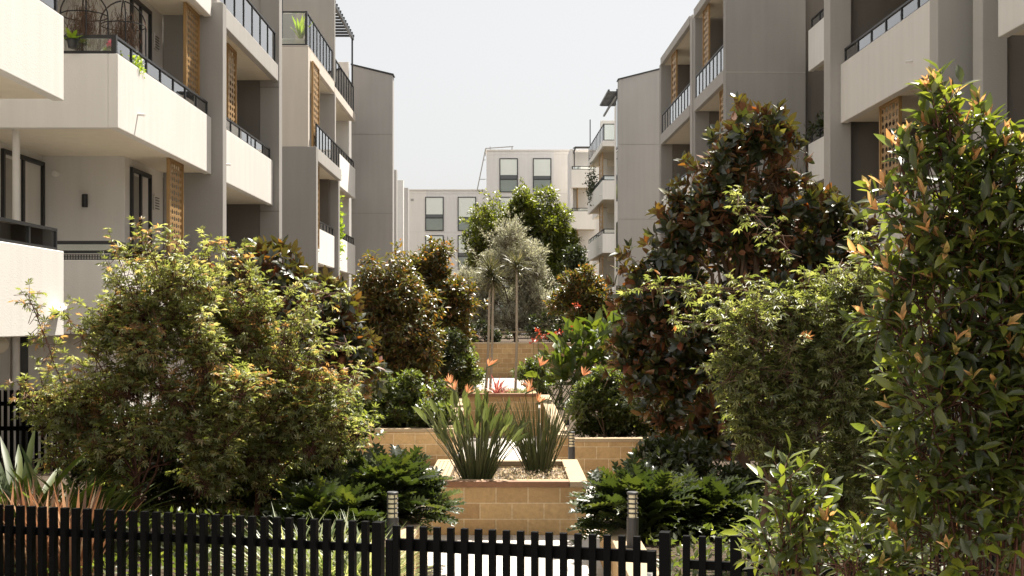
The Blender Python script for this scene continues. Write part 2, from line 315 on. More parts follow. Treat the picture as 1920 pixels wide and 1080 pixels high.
def T_blade(wd=0.08, arch=0.35, segs=4, fold=0.3):
    V = []; Fc = []
    for i in range(segs):
        t = i / segs; h = wd / 2 * (0.55 + 0.9 * t if t < .5 else 1 - (t - .5) * .9); z = -arch * t * t
        V += [(-h, t, z + fold * h), (0, t, z), (h, t, z + fold * h)]
    V.append((0, 1, -arch))
    for i in range(segs - 1):
        a = i * 3; Fc += [(a, a + 1, a + 4, a + 3), (a + 1, a + 2, a + 5, a + 4)]
    a = (segs - 1) * 3; t = len(V) - 1; Fc += [(a, a + 1, t), (a + 1, a + 2, t)]
    return np.array(V, float), Fc
def nrm(a): return a / np.maximum(np.linalg.norm(a, axis=-1, keepdims=True), 1e-9)
def place(tmpl, P, D, Nn, S, name):
    """instances of a leaf at P, along D, facing Nn, of size S, as one mesh"""
    V, Fc = tmpl; D = nrm(D); X = nrm(np.cross(D, Nn)); Z = np.cross(X, D)
    S = np.asarray(S)
    if S.ndim == 0: S = np.full(len(P), float(S))
    VV = (V[None, :, 0, None] * X[:, None] + V[None, :, 1, None] * D[:, None] + V[None, :, 2, None] * Z[:, None]) * S[:, None, None] + P[:, None]
    lp = np.concatenate([np.array(f) for f in Fc]); tt = np.array([len(f) for f in Fc])
    L_ = (lp[None] + (np.arange(len(P)) * len(V))[:, None]).ravel()
    return VV.reshape(-1, 3), L_, np.tile(tt, len(P))
def leafobj(name, mat, parent, sets, origin=(0, 0, 0)):
    sets = [q for q in sets if len(q[2])]
    Vs, Ls, Ts = [], [], []; off = 0
    for V, L_, T in sets:
        Vs.append(V); Ls.append(L_ + off); Ts.append(T); off += len(V)
    V = np.concatenate(Vs) - np.array(origin)
    me = npmesh(name, V, np.concatenate(Ls), np.concatenate(Ts))
    return link(name, me, mat, parent)
def segs(A, B, ra, rb, n=4):
    A = np.asarray(A); B = np.asarray(B); D = nrm(B - A); up = np.where(np.abs(D[:, 2:3]) > .9, np.array([[1., 0, 0]]), np.array([[0, 0, 1.]]))
    X = nrm(np.cross(D, up)); Y = np.cross(X, D); th = np.arange(n) * 2 * math.pi / n
    ring = np.cos(th)[None, :, None] * X[:, None] + np.sin(th)[None, :, None] * Y[:, None]
    ra = np.broadcast_to(np.asarray(ra, float), (len(A),)); rb = np.broadcast_to(np.asarray(rb, float), (len(A),))
    V = np.concatenate([A[:, None] + ring * ra[:, None, None], B[:, None] + ring * rb[:, None, None]], 1)
    fs = np.array([(k, (k + 1) % n, n + (k + 1) % n, n + k) for k in range(n)]).ravel()
    L_ = (fs[None] + (np.arange(len(A)) * 2 * n)[:, None]).ravel()
    return V.reshape(-1, 3), L_, np.full(len(A) * n, 4)
def sphere(rng, n):
    return nrm(rng.normal(size=(n, 3)))
def twigs(rng, clumps, n, up=0.5, inner=0.5, jitter=0.5):
    """points in the shells of the clumps: position, outward direction, clump index"""
    C_ = np.array([c[0] for c in clumps]); Rr = np.array([c[1] for c in clumps])
    wt = np.array([(r[0] * r[1] + r[1] * r[2] + r[0] * r[2]) for r in Rr]); wt = wt / wt.sum()
    idx = rng.choice(len(clumps), n, p=wt); d = sphere(rng, n)
    r = (inner ** 3 + (1 - inner ** 3) * rng.random(n)) ** (1 / 3)
    P = C_[idx] + d * Rr[idx] * r[:, None]
    O = nrm(nrm(d / Rr[idx]) + np.array([0, 0, up]) + rng.normal(size=(n, 3)) * jitter)
    return P, O, idx
def clumps_px(lst, Y, depth=0.8):
    out = []
    for c in lst:
        px, py, rx, ry = c[:4]; y = c[4] if len(c) > 4 else Y; k = y / F
        out.append((W(px, py, y), np.array([rx * k, depth * (rx + ry) / 2 * k, ry * k])))
    return out
def limbs(rng, base, clumps, r0, zsplit, bent=0.12, extra=None):
    """trunk and limbs as connected tapered segments: from the base up and out into every clump"""
    sets = []; base = np.array(base, float)
    cc = np.array([c[0] for c in clumps]); mid = cc.mean(0)
    top = base + (mid - base) * np.array([.5, .5, 0]); top[2] = zsplit
    def curve(a, b, ra, rb, n=6, nn=7):
        a = np.array(a); b = np.array(b); l = np.linalg.norm(b - a); pts = [a]
        for i in range(1, n): pts.append(a + (b - a) * i / n + rng.normal(size=3) * bent * l / n + np.array([0, 0, .10 * l * math.sin(math.pi * i / n)]))
        pts.append(b); pts = np.array(pts); rr = np.linspace(ra, rb, n + 1)
        sets.append(segs(pts[:-1], pts[1:], rr[:-1], rr[1:], nn)); return pts
    tr = curve(base, top, r0, r0 * .7, 5, 9)
    for c, r in clumps:
        s0 = tr[rng.integers(2, 6)] if len(tr) > 5 else top
        p = curve(s0, c, r0 * .45, r0 * .13, 6, 6)
        for k in range(5):
            q = c + sphere(rng, 1)[0] * r * .8; curve(p[rng.integers(3, 7)], q, r0 * .13, r0 * .05, 4, 4)
    return sets
def twig_leaves(rng, P, O, tl, n, tmpl, size, droop=0.2, spread=0.8, nup=1.0, off=0.0, jit=.45):
    """n leaves set alternately along every twig of length tl"""
    N_ = len(P); out = []
    side = nrm(np.cross(O, sphere(rng, N_))); oth = np.cross(O, side)
    for k in range(n):
        t = (k + 1) / n; a = k * 2.4 + rng.random(N_) * .8
        s_ = side * np.cos(a)[:, None] + oth * np.sin(a)[:, None]
        D = nrm(O * (.35 + .6 * t) + s_ * spread + np.array([0, 0, -droop]) + rng.normal(size=(N_, 3)) * .18)
        Nn = nrm(np.array([0, 0, nup]) + O * .4 + rng.normal(size=(N_, 3)) * jit)
        S = size * (0.7 + .5 * rng.random(N_))
        out.append(place(tmpl, P + O * tl * t + s_ * off, D, Nn, S, ''))
    return out
def whorl_leaves(rng, P, O, n, tmpl, size, ang=0.9, tl=0.0):
    N_ = len(P); out = []; side = nrm(np.cross(O, sphere(rng, N_))); oth = np.cross(O, side)
    for k in range(n):
        a = k * 2 * math.pi / n * 1.0 + k * .35 + rng.random(N_) * .5
        s_ = side * np.cos(a)[:, None] + oth * np.sin(a)[:, None]
        an = ang * (.45 + .75 * (k / n)) + rng.normal(size=N_) * .15
        D = O * np.cos(an)[:, None] + s_ * np.sin(an)[:, None]
        Nn = O * np.sin(an)[:, None] - s_ * np.cos(an)[:, None] + rng.normal(size=(N_, 3)) * .12
        out.append(place(tmpl, P + O * (tl * (1 - k / n * .5)), D, Nn, size * (.65 + .5 * rng.random(N_)), ''))
    return out
def split(rng, clumps, k, frac, flat):
    """break every clump into k smaller tufts so that gaps and layers show between them"""
    out = []
    for c, r in clumps:
        kk = max(4, int(k)); d = sphere(rng, kk); q = (.45 + .6 * rng.random(kk) ** .6)[:, None]
        for p in c + d * r * q: 
            f = frac * rng.uniform(.7, 1.3); m = r.mean(); out.append((p, np.array([m * f, m * f, m * f * flat])))
    return out
def tree(name, label, cat, seed, base, clumps, ntw, fn, leaf, bark, r0, zsplit, tl=0.15, up=0.5, inner=0.5, group=None, tr=0.004, extra=None, crown='crown', sub=(9, .36, .8), sprays=0, spray_len=.35):
    rng = np.random.default_rng(seed); root = empty(name, tuple(base), 0, label, cat, group)
    P, O, idx = twigs(rng, split(rng, clumps, *sub), ntw, up, .2)
    keep = P[:, 2] > base[2] + .05; P, O, idx = P[keep], O[keep], idx[keep]
    if sprays:                                       # thin sprays that stick out of the crown and break its outline
        m = sprays; cc = np.array([c[0] for c in clumps]); rr_ = np.array([c[1] for c in clumps]); ci = rng.integers(0, len(cc), m); d = sphere(rng, m); d[:, 2] = np.abs(d[:, 2]) * .9 + .05; d = nrm(d)
        a0 = cc[ci] + d * rr_[ci] * .75; ln = spray_len * (.5 + rng.random(m)); dv = nrm(d + np.array([0, 0, .45]) + rng.normal(size=(m, 3)) * .25); SP = []
        for k in range(7): 
            SP.append(a0 + dv * (ln * (k + 1) / 7)[:, None]); P = np.concatenate([P, SP[-1]]); O = np.concatenate([O, nrm(dv * .7 + sphere(rng, m) * .75)])
    if extra is not None: P = np.concatenate([P, extra[0]]); O = np.concatenate([O, extra[1]])
    leafobj(crown, leaf, root, fn(rng, P, O, tl), base)
    s_ = limbs(rng, base, clumps, r0, zsplit)
    if sprays: s_.append(segs(a0, SP[-1], .005, .003, 4))
    s_.append(segs(P - O * tl * .9, P + O * tl, tr, tr * .5, 3))
    leafobj('trunk', bark, root, s_, base)
    return root, rng

# ------------------------------------------------------------------ the ground
def struct(name, mat, mb, uv=False):
    o = mb.build(name, mat, None, 0, uv); o['kind'] = 'structure'; return o
struct('ground', 'dirt', MB().box(-600, 600, -60, 1500, -0.5, -0.012))
struct('lower_path', 'paving', MB().box(-5.6, 5.6, -2, 34.0, -0.008, 0), True)
struct('upper_path', 'paving', MB().box(-3.2, 3.2, 34.0, 53.2, 0.0, 0.40), True)

# ------------------------------------------------------------------ apartment blocks
def own(label, root, o):                             # a plant that merely stands on a balcony is a thing of its own
    o.parent = None; o.location = root.location; o.rotation_euler = root.rotation_euler; return tag(o, label, 'pot plant')
class Block:
    """coordinates are world metres turned about the pivot (ox, oy) so the facade runs towards the photo's vanishing point vp"""
    def __init__(s, ox, oy, vp, side, label, group=None):
        s.ox, s.oy, s.s = ox, oy, side; s.t = (vp - 960) / F
        s.root = empty('apartment_building', (ox, oy, 0), -math.atan(s.t), label, 'building', group)
    def yat(s, px, x):
        n = math.hypot(1, s.t); dx, dy = s.t / n, 1 / n; a, b = dy, -dx; lx = x - s.ox; k = (px - 960) / F
        return s.oy + (k * (s.oy + lx * b) - s.ox - lx * a) / (dx - k * dy)
    def mb(s):
        m = MB(); ob = m.box; st = m.slopetop; ox, oy = s.ox, s.oy
        m.box = lambda x0, x1, y0, y1, z0, z1: ob(x0 - ox, x1 - ox, y0 - oy, y1 - oy, z0 + E, z1 + E)      # z measured from eye height
        m.slopetop = lambda x0, x1, y0, y1, z0, za, zb: st(x0 - ox, x1 - ox, y0 - oy, y1 - oy, z0 + E, za + E, zb + E)
        return m
    def box(s, name, mat, x0, x1, y0, y1, z0, z1, parent=None, bevel=0.012, label=None):
        return s.mb().box(x0, x1, y0, y1, z0, z1).build(name, mat, parent or s.root, bevel, label=label)
    def balcony(s, Fx, y0, y1, zb, h=1.08, depth=1.8, mat='cream', rh=0.28, step=0.8, near=True, far=False, perf=False, near_rail=None, inset=0.07, label=None, glass='glass'):
        g = s.s; m = s.mb()
        m.box(Fx, Fx + g * .14, y0, y1, zb, zb + h)
        m.box(Fx + g * .14, Fx + g * depth, y0 + .14 if near else y0, y1, zb + .05, zb + .26)
        if near and h > .5: m.box(Fx + g * .14, Fx + g * depth, y0, y0 + .14, zb, zb + h)
        elif near: m.box(Fx + g * .14, Fx + g * depth, y0, y0 + .14, zb, zb + h)
        if far: m.box(Fx + g * .14, Fx + g * depth, y1 - .14, y1, zb + .26, zb + h)
        o = m.build('balcony', mat, s.root, 0.012, label=label)
        s.box('soffit', 'soffit', Fx + g * .145, Fx + g * depth, y0 + .145, y1 - .01, zb + .03, zb + .048, o, 0)
        s.box('drip_edge', 'soffit', Fx + g * .17, Fx + g * .19, y0 + .2, y1 - .05, zb + .022, zb + .03, o, 0)
        if rh:
            zt = zb + h; xr = Fx + g * inset; r = s.mb(); gl = s.mb()
            ya, yb = y0 + inset, y1 - .12
            r.box(xr - .03, xr + .03, ya, yb, zt + rh - .035, zt + rh)
            r.box(xr - .02, xr + .02, ya, yb, zt + .015, zt + .04)
            n = max(1, round((yb - ya) / step))
            for i in range(n + 1):
                y = ya + (yb - ya) * i / n; r.box(xr - .022, xr + .022, y - .018, y + .018, zt - .02, zt + rh - .036)
            for i in range(n):
                a = ya + (yb - ya) * i / n + .022; b_ = ya + (yb - ya) * (i + 1) / n - .022
                gl.box(xr - .005, xr + .005, a, b_, zt + .042, zt + rh - .038)
            nr = near if near_rail is None else near_rail
            if nr:
                x2 = Fx + g * depth; off = .09 if perf else 0
                r.box(xr + g * .03, x2, ya - .03, ya + .03, zt + rh - .05, zt + rh)
                r.box(xr + g * .03, x2, ya - .025, ya + .025, zt + off + .01, zt + off + .05)
                r.box(xr - .035, xr + .035, ya - .036, ya + .036, zt - .001, zt + rh + .004)
                gl.box(xr + g * .04, x2, ya - .005, ya + .005, zt + off + .052, zt + rh - .052)
            r.build('balustrade', 'black_metal', o, 0)
            gl.build('glass_panels', glass, o, 0)
            if perf:
                p = s.mb()
                for k in range(4): p.box(xr + g * .03, Fx + g * depth, ya - .004, ya + .004, zt + .004 + k * .022, zt + .016 + k * .022)
                nn = int(depth / .04)
                for k in range(nn): p.box(xr + g * (.04 + k * .04), xr + g * (.052 + k * .04), ya + .006, ya + .012, zt + .001, zt + .086)
                p.build('perforated_strip', 'black_metal', o, 0)
        # overflow spout near the near corner
        if h > .9 and mat in ('cream', 'white_render'):
            sp = MB().tube([(Fx - s.ox + g * .02, y0 + 1.0 - s.oy, zb + E + .36), (Fx - s.ox - g * .11, y0 + 1.0 - s.oy, zb + E + .345)], .022, 8)
            sp.build('overflow_spout', 'white_plastic', o, 0)
        return o
    def screen(s, x, y0, y1, z0, z1, label=None, cell=0.115):
        """perforated gold privacy screen standing parallel to the facade"""
        o = s.mb(); f = .045
        o.box(x - .03, x + .03, y0, y0 + f, z0, z1); o.box(x - .03, x + .03, y1 - f, y1, z0, z1)
        o.box(x - .03, x + .03, y0 + f, y1 - f, z1 - f, z1); o.box(x - .03, x + .03, y0 + f, y1 - f, z0, z0 + f)
        fo = o.build('privacy_screen', 'gold', s.root, 0.004, label=label)
        ya, yb, za, zb = y0 + f, y1 - f, z0 + f, z1 - f
        ny = max(3, round((yb - ya) / (cell * 1.55))); nz = max(4, round((zb - za) / (cell * 1.15)))
        cy, cz = (yb - ya) / ny, (zb - za) / nz; V = []; Fc = []
        t = .004
        for j in range(nz):
            for i in range(ny):
                oy_, oz_ = ya + (i + .5) * cy, za + (j + .5) * cz
                sq = [(1, 0), (1, 1), (0, 1), (-1, 1), (-1, 0), (-1, -1), (0, -1), (1, -1)]
                rx, rz = (.40, .42) if (i + j) % 2 else (.36, .30)
                for xx in (-t, t):
                    n = len(V)
                    for a, b_ in sq: V.append((x + xx - s.ox, oy_ + a * cy / 2 - s.oy, oz_ + b_ * cz / 2 + E))
                    for k in range(8):
                        a = k * math.pi / 4; V.append((x + xx - s.ox, oy_ + math.cos(a) * rx * cy - s.oy, oz_ + math.sin(a) * rz * cz + E))
                    for k in range(8):
                        k2 = (k + 1) % 8; q = (n + k, n + k2, n + 8 + k2, n + 8 + k); Fc.append(q if xx > 0 else q[::-1])
                n = len(V) - 32
                for k in range(8):
                    k2 = (k + 1) % 8; Fc.append((n + 8 + k, n + 8 + k2, n + 24 + k2, n + 24 + k))
        MB().add(V, Fc).build('perforated_panel', 'gold', fo, 0)
        return fo
    def sliding_door(s, x, y0, y1, z0, z1, leafs=2):
        g = s.s; fr = s.mb(); f = .07
        fr.box(x - g * .05, x + g * .06, y0, y0 + f, z0, z1); fr.box(x - g * .05, x + g * .06, y1 - f, y1, z0, z1); fr.box(x - g * .05, x + g * .06, y0 + f, y1 - f, z1 - f, z1)
        for i in range(1, leafs):
            y = y0 + (y1 - y0) * i / leafs; fr.box(x - g * .03, x + g * .05, y - .05, y + .05, z0, z1 - f)
        o = fr.build('sliding_door', 'black_metal', s.root, 0.004)
        s.box('pane', 'window_dark', x + g * .02, x + g * .03, y0 + f, y1 - f, z0, z1 - f, o, 0)
        s.box('curtain', 'curtain', x + g * .004, x + g * .012, y0 + .2, y0 + (y1 - y0) * .45, z0 + .05, z1 - .12, o, 0)
        return o
    def window(s, x0, x1, y, z0, z1, div=0.62, blind=0.85, deep=.12):
        """window in a wall that faces the camera (front plane at y)"""
        f = .07; o = s.mb()
        o.box(x0, x0 + f, y - .04, y + .05, z0, z1); o.box(x1 - f, x1, y - .04, y + .05, z0, z1)
        o.box(x0 + f, x1 - f, y - .04, y + .05, z1 - f, z1); o.box(x0 + f, x1 - f, y - .04, y + .05, z0, z0 + f)
        zd = z1 - (z1 - z0) * div; o.box(x0 + f, x1 - f, y - .04, y + .05, zd - .035, zd + .035)
        fo = o.build('window', 'black_metal', s.root, 0)
        s.box('pane', 'window_dark', x0 + f, x1 - f, y - .005, y + .02, zd + .036, z1 - f, fo, 0)
        s.box('lower_pane', 'blind_low', x0 + f, x1 - f, y - .005, y + .02, z0 + f, zd - .036, fo, 0)
        s.box('blind', 'blind', x0 + f, x1 - f, y - .012, y - .008, z1 - f - (z1 - f - zd - .036) * blind, z1 - f, fo, 0)
        return fo
    def side_window(s, x, y0, y1, z0, z1):
        g = s.s; fo = s.box('window', 'black_metal', x - g * .03, x + g * .05, y0, y1, z0, z1)
        s.box('pane', 'window_dark', x - g * .034, x - g * .03, y0 + .06, y1 - .06, z0 + .06, z1 - .06, fo, 0); return fo
    def groove(s, *a): return s.box('wall_joint', 'dark_taupe', *a, bevel=0)

# ---- left near block: two bays of white balconies
A = Block(-5.73, 18.6, 960, -1, 'near left apartment block with white balconies and gold screens over a maple tree')
FX = -5.73
A.box('wall', 'cream', -18, -8.07, 6, 22.0, -E, 11.3)
A.box('wall', 'cream', -18, -6.66, 22.0, 24.42, -E, 11.3)
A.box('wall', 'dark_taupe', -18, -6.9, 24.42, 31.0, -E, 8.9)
A.box('ground_floor_wall', 'cream', -7.28, -6.0, 19.25, 24.4, -E, -.17)
A.box('ground_floor_wall', 'taupe', -6.89, -6.0, 24.85, 31.0, -E, -.6)
A.box('ground_floor_wall', 'cream', -8.06, -7.55, 19.25, 19.6, -E, -.17)
gd = A.box('door', 'black_metal', -7.549, -7.281, 19.4, 19.5, -E, -.17); A.box('pane', 'window_dark', -7.50, -7.33, 19.385, 19.4, -E, -.3, gd, 0)
A.box('column', 'taupe', -6.659, -5.52, 24.43, 24.75, -E, 6.13)
A.box('column', 'taupe', -6.10, -5.63, 30.95, 31.35, -E, 8.2)
A.box('column', 'mid_taupe', -6.9, -5.86, 31.0, 31.3, 6.2, 11.3)
A.box('column_back', 'dark_taupe', -6.899, -6.101, 30.97, 31.4, -E, 5.95)
for z in (-.16, 2.84):
    A.balcony(FX, 8.0, 16.37, z, near=False, depth=2.33, far=True, step=.95)
    A.balcony(FX, 18.6, 24.40, z, depth=2.33, perf=(z < 0), inset=.07)
    A.balcony(FX - .04, 24.77, 30.9, z, depth=1.1, near=False)
A.balcony(FX, 8.0, 16.37, 5.84, near=False, depth=2.33, far=True)
A.balcony(FX, 18.6, 24.40, 5.84, depth=2.33)
A.balcony(FX + .08, 24.5, 30.94, 5.84, h=.40, depth=1.1, near=False, mat='mid_taupe', rh=.76, step=.86)
A.box('upper_wall', 'beige', -7.6, -6.9, 24.8, 31.0, 8.95, 11.3)
A.screen(-5.95, 22.15, 23.1, .93, 2.86, cell=.1); A.screen(-5.97, 23.35, 24.38, 3.93, 5.86, cell=.1)
A.screen(-5.97, 26.8, 27.65, 3.93, 5.86); A.screen(-5.97, 26.8, 27.65, 7.0, 8.9); A.screen(-5.97, 23.3, 24.38, 7.0, 8.9, cell=.1)
for z in (.1, 3.1):
    A.sliding_door(-8.065, 20.2, 21.98, z, z + 2.66); A.sliding_door(-6.655, 22.3, 23.5, z, z + 2.62)
    v = A.box('air_vent', 'cream', -6.655, -6.63, 23.75, 24.05, z + 2.0, z + 2.3)
    s_ = A.mb()
    for k in range(5): s_.box(-6.63, -6.615, 23.78, 24.02, z + 2.03 + k * .05, z + 2.045 + k * .05)
    s_.build('louvre', 'dark_taupe', v, 0)
    l = MB(); l.lathe([(.045, -.11), (.05, -.105), (.05, .105), (.045, .11)], (-7.32 - A.ox, 21.93 - A.oy, z + E + 2.0)); l.build('wall_lamp', 'black_metal', A.root)
    l = MB(); l.tube([(-7.83 - A.ox, 22.01 - A.oy, z + E + 2.46), (-7.83 - A.ox, 21.9 - A.oy, z + E + 2.46)], .05, 12); l.build('sensor', 'white_plastic', A.root)
for z in (2.7, 5.7): A.box('wall_joint', 'dark_taupe', -6.1, -5.63, 30.943, 30.949, z, z + .015, bevel=0)
MB().tube([(-7.36 - A.ox, 19.0 - A.oy, E + 2.9), (-7.36 - A.ox, 19.0 - A.oy, 0)], .055, 12).build('downpipe', 'cream', A.root)
MB().lathe([(.02, .11), (.12, .10), (.17, .04), (.18, 0), (.17, -.04), (.12, -.10), (.02, -.12)], (-6.32 - A.ox, 15.6 - A.oy, E - .26)).build('ceiling_lamp', 'white_plastic', A.root)
# security camera on the corner of the lower balcony
cc = MB().tube([(FX - A.ox - .02, 16.05 - A.oy, E + .16), (FX - A.ox + .07, 16.05 - A.oy, E + .16)], .05, 12)
cc.tube([(FX - A.ox + .05, 16.2 - A.oy, E + .20), (FX - A.ox + .10, 15.78 - A.oy, E + .12)], [.052, .055], 14)
k_ = cc.build('security_camera', 'rear_grey', A.root)
MB().tube([(FX - A.ox + .10, 15.775 - A.oy, E + .12), (FX - A.ox + .102, 15.765 - A.oy, E + .118)], .035, 12).build('lens', 'black_metal', k_)

# ---- left middle block
Bk = Block(-5.8, 37.9, 955, -1, 'left apartment block with stacked bays and bar railings beside the plain grey gable')
Bk.box('wall', 'beige', -18, -7.3, 38.3, 50.1, -E, 8.2)
Bk.box('wall', 'taupe', -14, -5.8, 37.9, 38.28, -E, 5.23)
Bk.box('upper_wall', 'beige', -14, -6.04, 37.93, 38.28, 5.232, 8.20)
Bk.box('column', 'taupe', -7.29, -5.9, 43.62, 43.95, -E, 4.95); Bk.box('column', 'mid_taupe', -7.29, -6.03, 43.66, 43.95, 5.25, 7.84)
Bk.box('column', 'taupe', -8.2, -6.05, 43.7, 43.95, 8.25, 11.5)
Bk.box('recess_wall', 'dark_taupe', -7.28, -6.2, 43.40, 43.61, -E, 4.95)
Bk.box('penthouse_wall', 'beige', -18, -8.2, 38.9, 50.1, 8.2, 11.2)
Bk.balcony(-5.8, 38.29, 43.6, 4.85, h=.38, depth=1.45, near=False, mat='mid_taupe', rh=.75, step=.68)
Bk.balcony(-6.02, 38.29, 43.6, 1.87, depth=1.25, near=False, mat='white_render', step=.7)
Bk.balcony(-6.02, 38.29, 43.6, -1.13, depth=1.25, near=False, mat='white_render', step=.7)
Bk.balcony(-6.04, 37.94, 43.66, 7.85 + .36, h=.03, depth=2.4, near=True, mat='beige', rh=1.02, step=.68, glass='clear_glass')
Bk.balcony(-6.04, 38.30, 43.66, 7.85, h=.355, depth=1.2, near=False, mat='beige', rh=0)
for z in (-1.13, 1.87, 4.85): Bk.balcony(-6.08, 44.0, 49.9, z, h=1.15, depth=1.2, near=False, mat='white_render', step=.75)
Bk.balcony(-6.08, 44.0, 49.9, 7.85, h=.30, depth=1.2, near=False, mat='beige', rh=1.05, step=.7)
for z in (2.2, 5.2, 8.4, -.8):
    Bk.side_window(-7.29, 44.8, 46.2, z, z + 2.2); Bk.side_window(-7.29, 47.4, 48.4, z + .3, z + 2.0)
Bk.box('wall', 'white_render', -8.2, -6.35, 49.95, 50.12, -E, 10.2)
Bk.screen(-5.98, 38.35, 39.6, 5.23, 7.86, cell=.16); Bk.screen(-5.98, 38.35, 39.6, 2.3, 4.84, cell=.16); 
p = Bk.mb()
for y in (44.2, 49.6): p.box(-6.2, -6.14, y, y + .06, 8.2, 11.0)
p.box(-6.2, -6.12, 44.2, 49.8, 11.0, 11.12); p.box(-8.0, -7.9, 44.2, 49.8, 11.0, 11.12)
for i in range(12): p.box(-8.0, -6.1, 44.4 + i * .48, 44.46 + i * .48, 11.12, 11.2)
p.build('pergola', 'black_metal', Bk.root)
p = Bk.mb(); p.box(-7.8, -7.74, 38.2, 38.26, 8.2, 11.0); p.box(-6.9, -6.84, 38.2, 38.26, 8.2, 10.6); p.box(-7.8, -6.6, 38.1, 41, 10.6, 10.68); p.build('pergola', 'black_metal', Bk.root)
own('bright lime vine hanging between the balconies of the left middle block', Bk.root, leafobj('hanging_vine', 'lime_leaf', Bk.root, [place(T_kite(.6), np.random.default_rng(5).normal(size=(500, 3)) * np.array([.1, .22, .55]) + np.array([-.28, 6.6, E + 3.3]), sphere(np.random.default_rng(6), 500), sphere(np.random.default_rng(7), 500), np.full(500, .16), '')]))

# ---- left gable
def flash(k, x0, x1, y0, y1, za, zb, t=.05):
    V = [(x - k.ox, y - k.oy, z + E) for z0_ in (0, t) for x, y, z in ((x0, y0, za + z0_), (x1, y0, zb + z0_), (x1, y1, zb + z0_), (x0, y1, za + z0_))]
    MB().add(V, [(0, 3, 2, 1), (4, 5, 6, 7), (0, 1, 5, 4), (1, 2, 6, 5), (2, 3, 7, 6), (3, 0, 4, 7)]).build('roof_flashing', 'grey_metal', k.root, 0)
Cg = Block(-6.3, 50.2, 960, -1, 'tall plain grey gable wall with sloping top at the left of the sky gap')
Cg.mb().slopetop(-6.3, -4.68, 50.2, 50.75, -E, 10.12, 9.72).build('gable_wall', 'grey_render', Cg.root, .01)
flash(Cg, -6.32, -4.64, 50.16, 50.8, 10.13, 9.73)
for z in (1.2, 4.3, 7.4): Cg.box('wall_joint', 'taupe', -6.3, -4.68, 50.192, 50.199, z, z + .018, bevel=0)
Cg.box('wall', 'grey_render', -12, -6.5, 50.76, 58, -E, 8.6)
# ---- left far block (slivers)
D = Block(-5.5, 60.0, 960, -1, 'sliver of stepped far apartment block behind the left grey gable')
D.box('wall', 'grey_render', -12, -5.42, 60, 60.6, -E, 7.2); D.box('wall', 'rear_grey', -12, -6.80, 80, 80.6, -E, 8.95)
D.box('wall', 'grey_render', -12, -6.9, 85, 86, -E, 9.0); D.box('lower_wall', 'taupe', -12, -6.78, 79.9, 79.99, -E, 3.5)
D.box('balcony', 'white_render', -7.3, -5.9, 70, 71.5, 1.0, 2.2); D.box('balcony', 'white_render', -7.3, -6.35, 76, 78, -1.8, -.6)
D.side_window(-6.9, 86.1, 88, 2, 4.4)

# ---- rear block closing the view
Er = Block(0.0, 100.0, 960, -1, 'pale rear apartment block with tall black framed windows closing the courtyard')
Er.box('wall', 'rear_beige', -14, -6.7, 100, 112, -E, 10.35); Er.box('wall', 'rear_grey', -6.7, -2.0, 100.01, 112, -E, 10.35)
Er.box('wall', 'rear_grey', -2.0, 3.25, 100, 112, -E, 13.45); Er.box('wall', 'rear_beige', 3.25, 12, 100.01, 112, -E, 13.45)
Er.box('roof_edge', 'rear_beige', -14, -2.01, 99.93, 112, 10.36, 10.46, bevel=0); Er.box('roof_edge', 'rear_beige', -2.06, 12.1, 99.93, 112, 13.46, 13.56, bevel=0)
for z in (9.7, 12.75, 6.7, 3.7, .7): 
    if z < 10: Er.box('wall_joint', 'rear_grey', -14, -2.02, 99.985, 99.999, z + .42, z + .45, bevel=0)
    Er.box('wall_joint', 'rear_grey', -1.98, 12, 99.985, 99.999, z + .42, z + .45, bevel=0)
rr = random.Random(4)
for i, x in enumerate((-6.78, -4.24, -.98, 1.63)):
    rows = (9.87, 6.87, 3.87, .87) if i < 2 else (12.88, 9.87, 6.87, 3.87, .87)
    for zt in rows: Er.window(x, x + 1.44, 99.97, zt - 2.66, zt, .62, rr.choice([.8, .84, .62, .97, .35]))
for x in (-7.9, -1.75, -1.4): Er.box('air_vent', 'grey_render', x, x + .22, 99.96, 99.99, 9.55, 9.72, bevel=0)
a_ = MB()
for p0, p1, r_ in (((-2.7, 99.6, E + 10.4), (-2.05, 99.6, E + 13.6), .045), ((-2.05, 99.6, E + 13.6), (.1, 99.6, E + 13.75), .04), ((-2.05, 99.6, E + 13.6), (-2.05, 99.6, E + 13.0), .03), ((.0, 99.6, E + 13.75), (.0, 99.6, E + 13.5), .04), ((-1.7, 99.6, E + 13.75), (-1.7, 99.6, E + 13.5), .03), ((-2.05, 99.6, E + 11.2), (-2.55, 99.6, E + 11.2), .03), ((-2.05, 99.6, E + 12.7), (-2.2, 99.6, E + 12.7), .03)):
    a_.tube([(p0[0], p0[1] - 100, p0[2]), (p1[0], p1[1] - 100, p1[2])], r_, 6)
a_.build('roof_ladder', 'mid_taupe', Er.root)

# ---- right far block
Fb = Block(4.2, 92.0, 940, 1, 'narrow white far apartment block with a slatted pergola beside the rear block')
Fb.box('wall', 'rear_grey', 4.2, 4.42, 92.6, 96, -E, 12.6); Fb.box('wall', 'rear_grey', 4.42, 10, 93.8, 98, -E, 12.55)
for z in (9.75, 6.75, 3.75, .75):
    Fb.balcony(4.28, 92.0, 95.0, z, h=1.3, depth=1.75, mat='white_render', rh=.25, step=1.4)
Fb.screen(4.75, 92.6, 93.6, 8.05, 9.75, cell=.25); Fb.screen(4.75, 92.6, 93.6, 5.05, 6.75, cell=.25)
p = Fb.mb(); p.box(4.45, 4.52, 92.1, 92.17, 11.0, 12.4)
for i in range(14): p.box(4.5, 6.0, 91.4 + i * .2, 91.48 + i * .2, 12.55 + i * .02, 12.62 + i * .02)
p.box(4.45, 4.55, 91.4, 94.2, 12.42, 12.52); p.box(5.95, 6.05, 91.4, 94.2, 12.42, 12.52); p.build('pergola', 'black_metal', Fb.root)

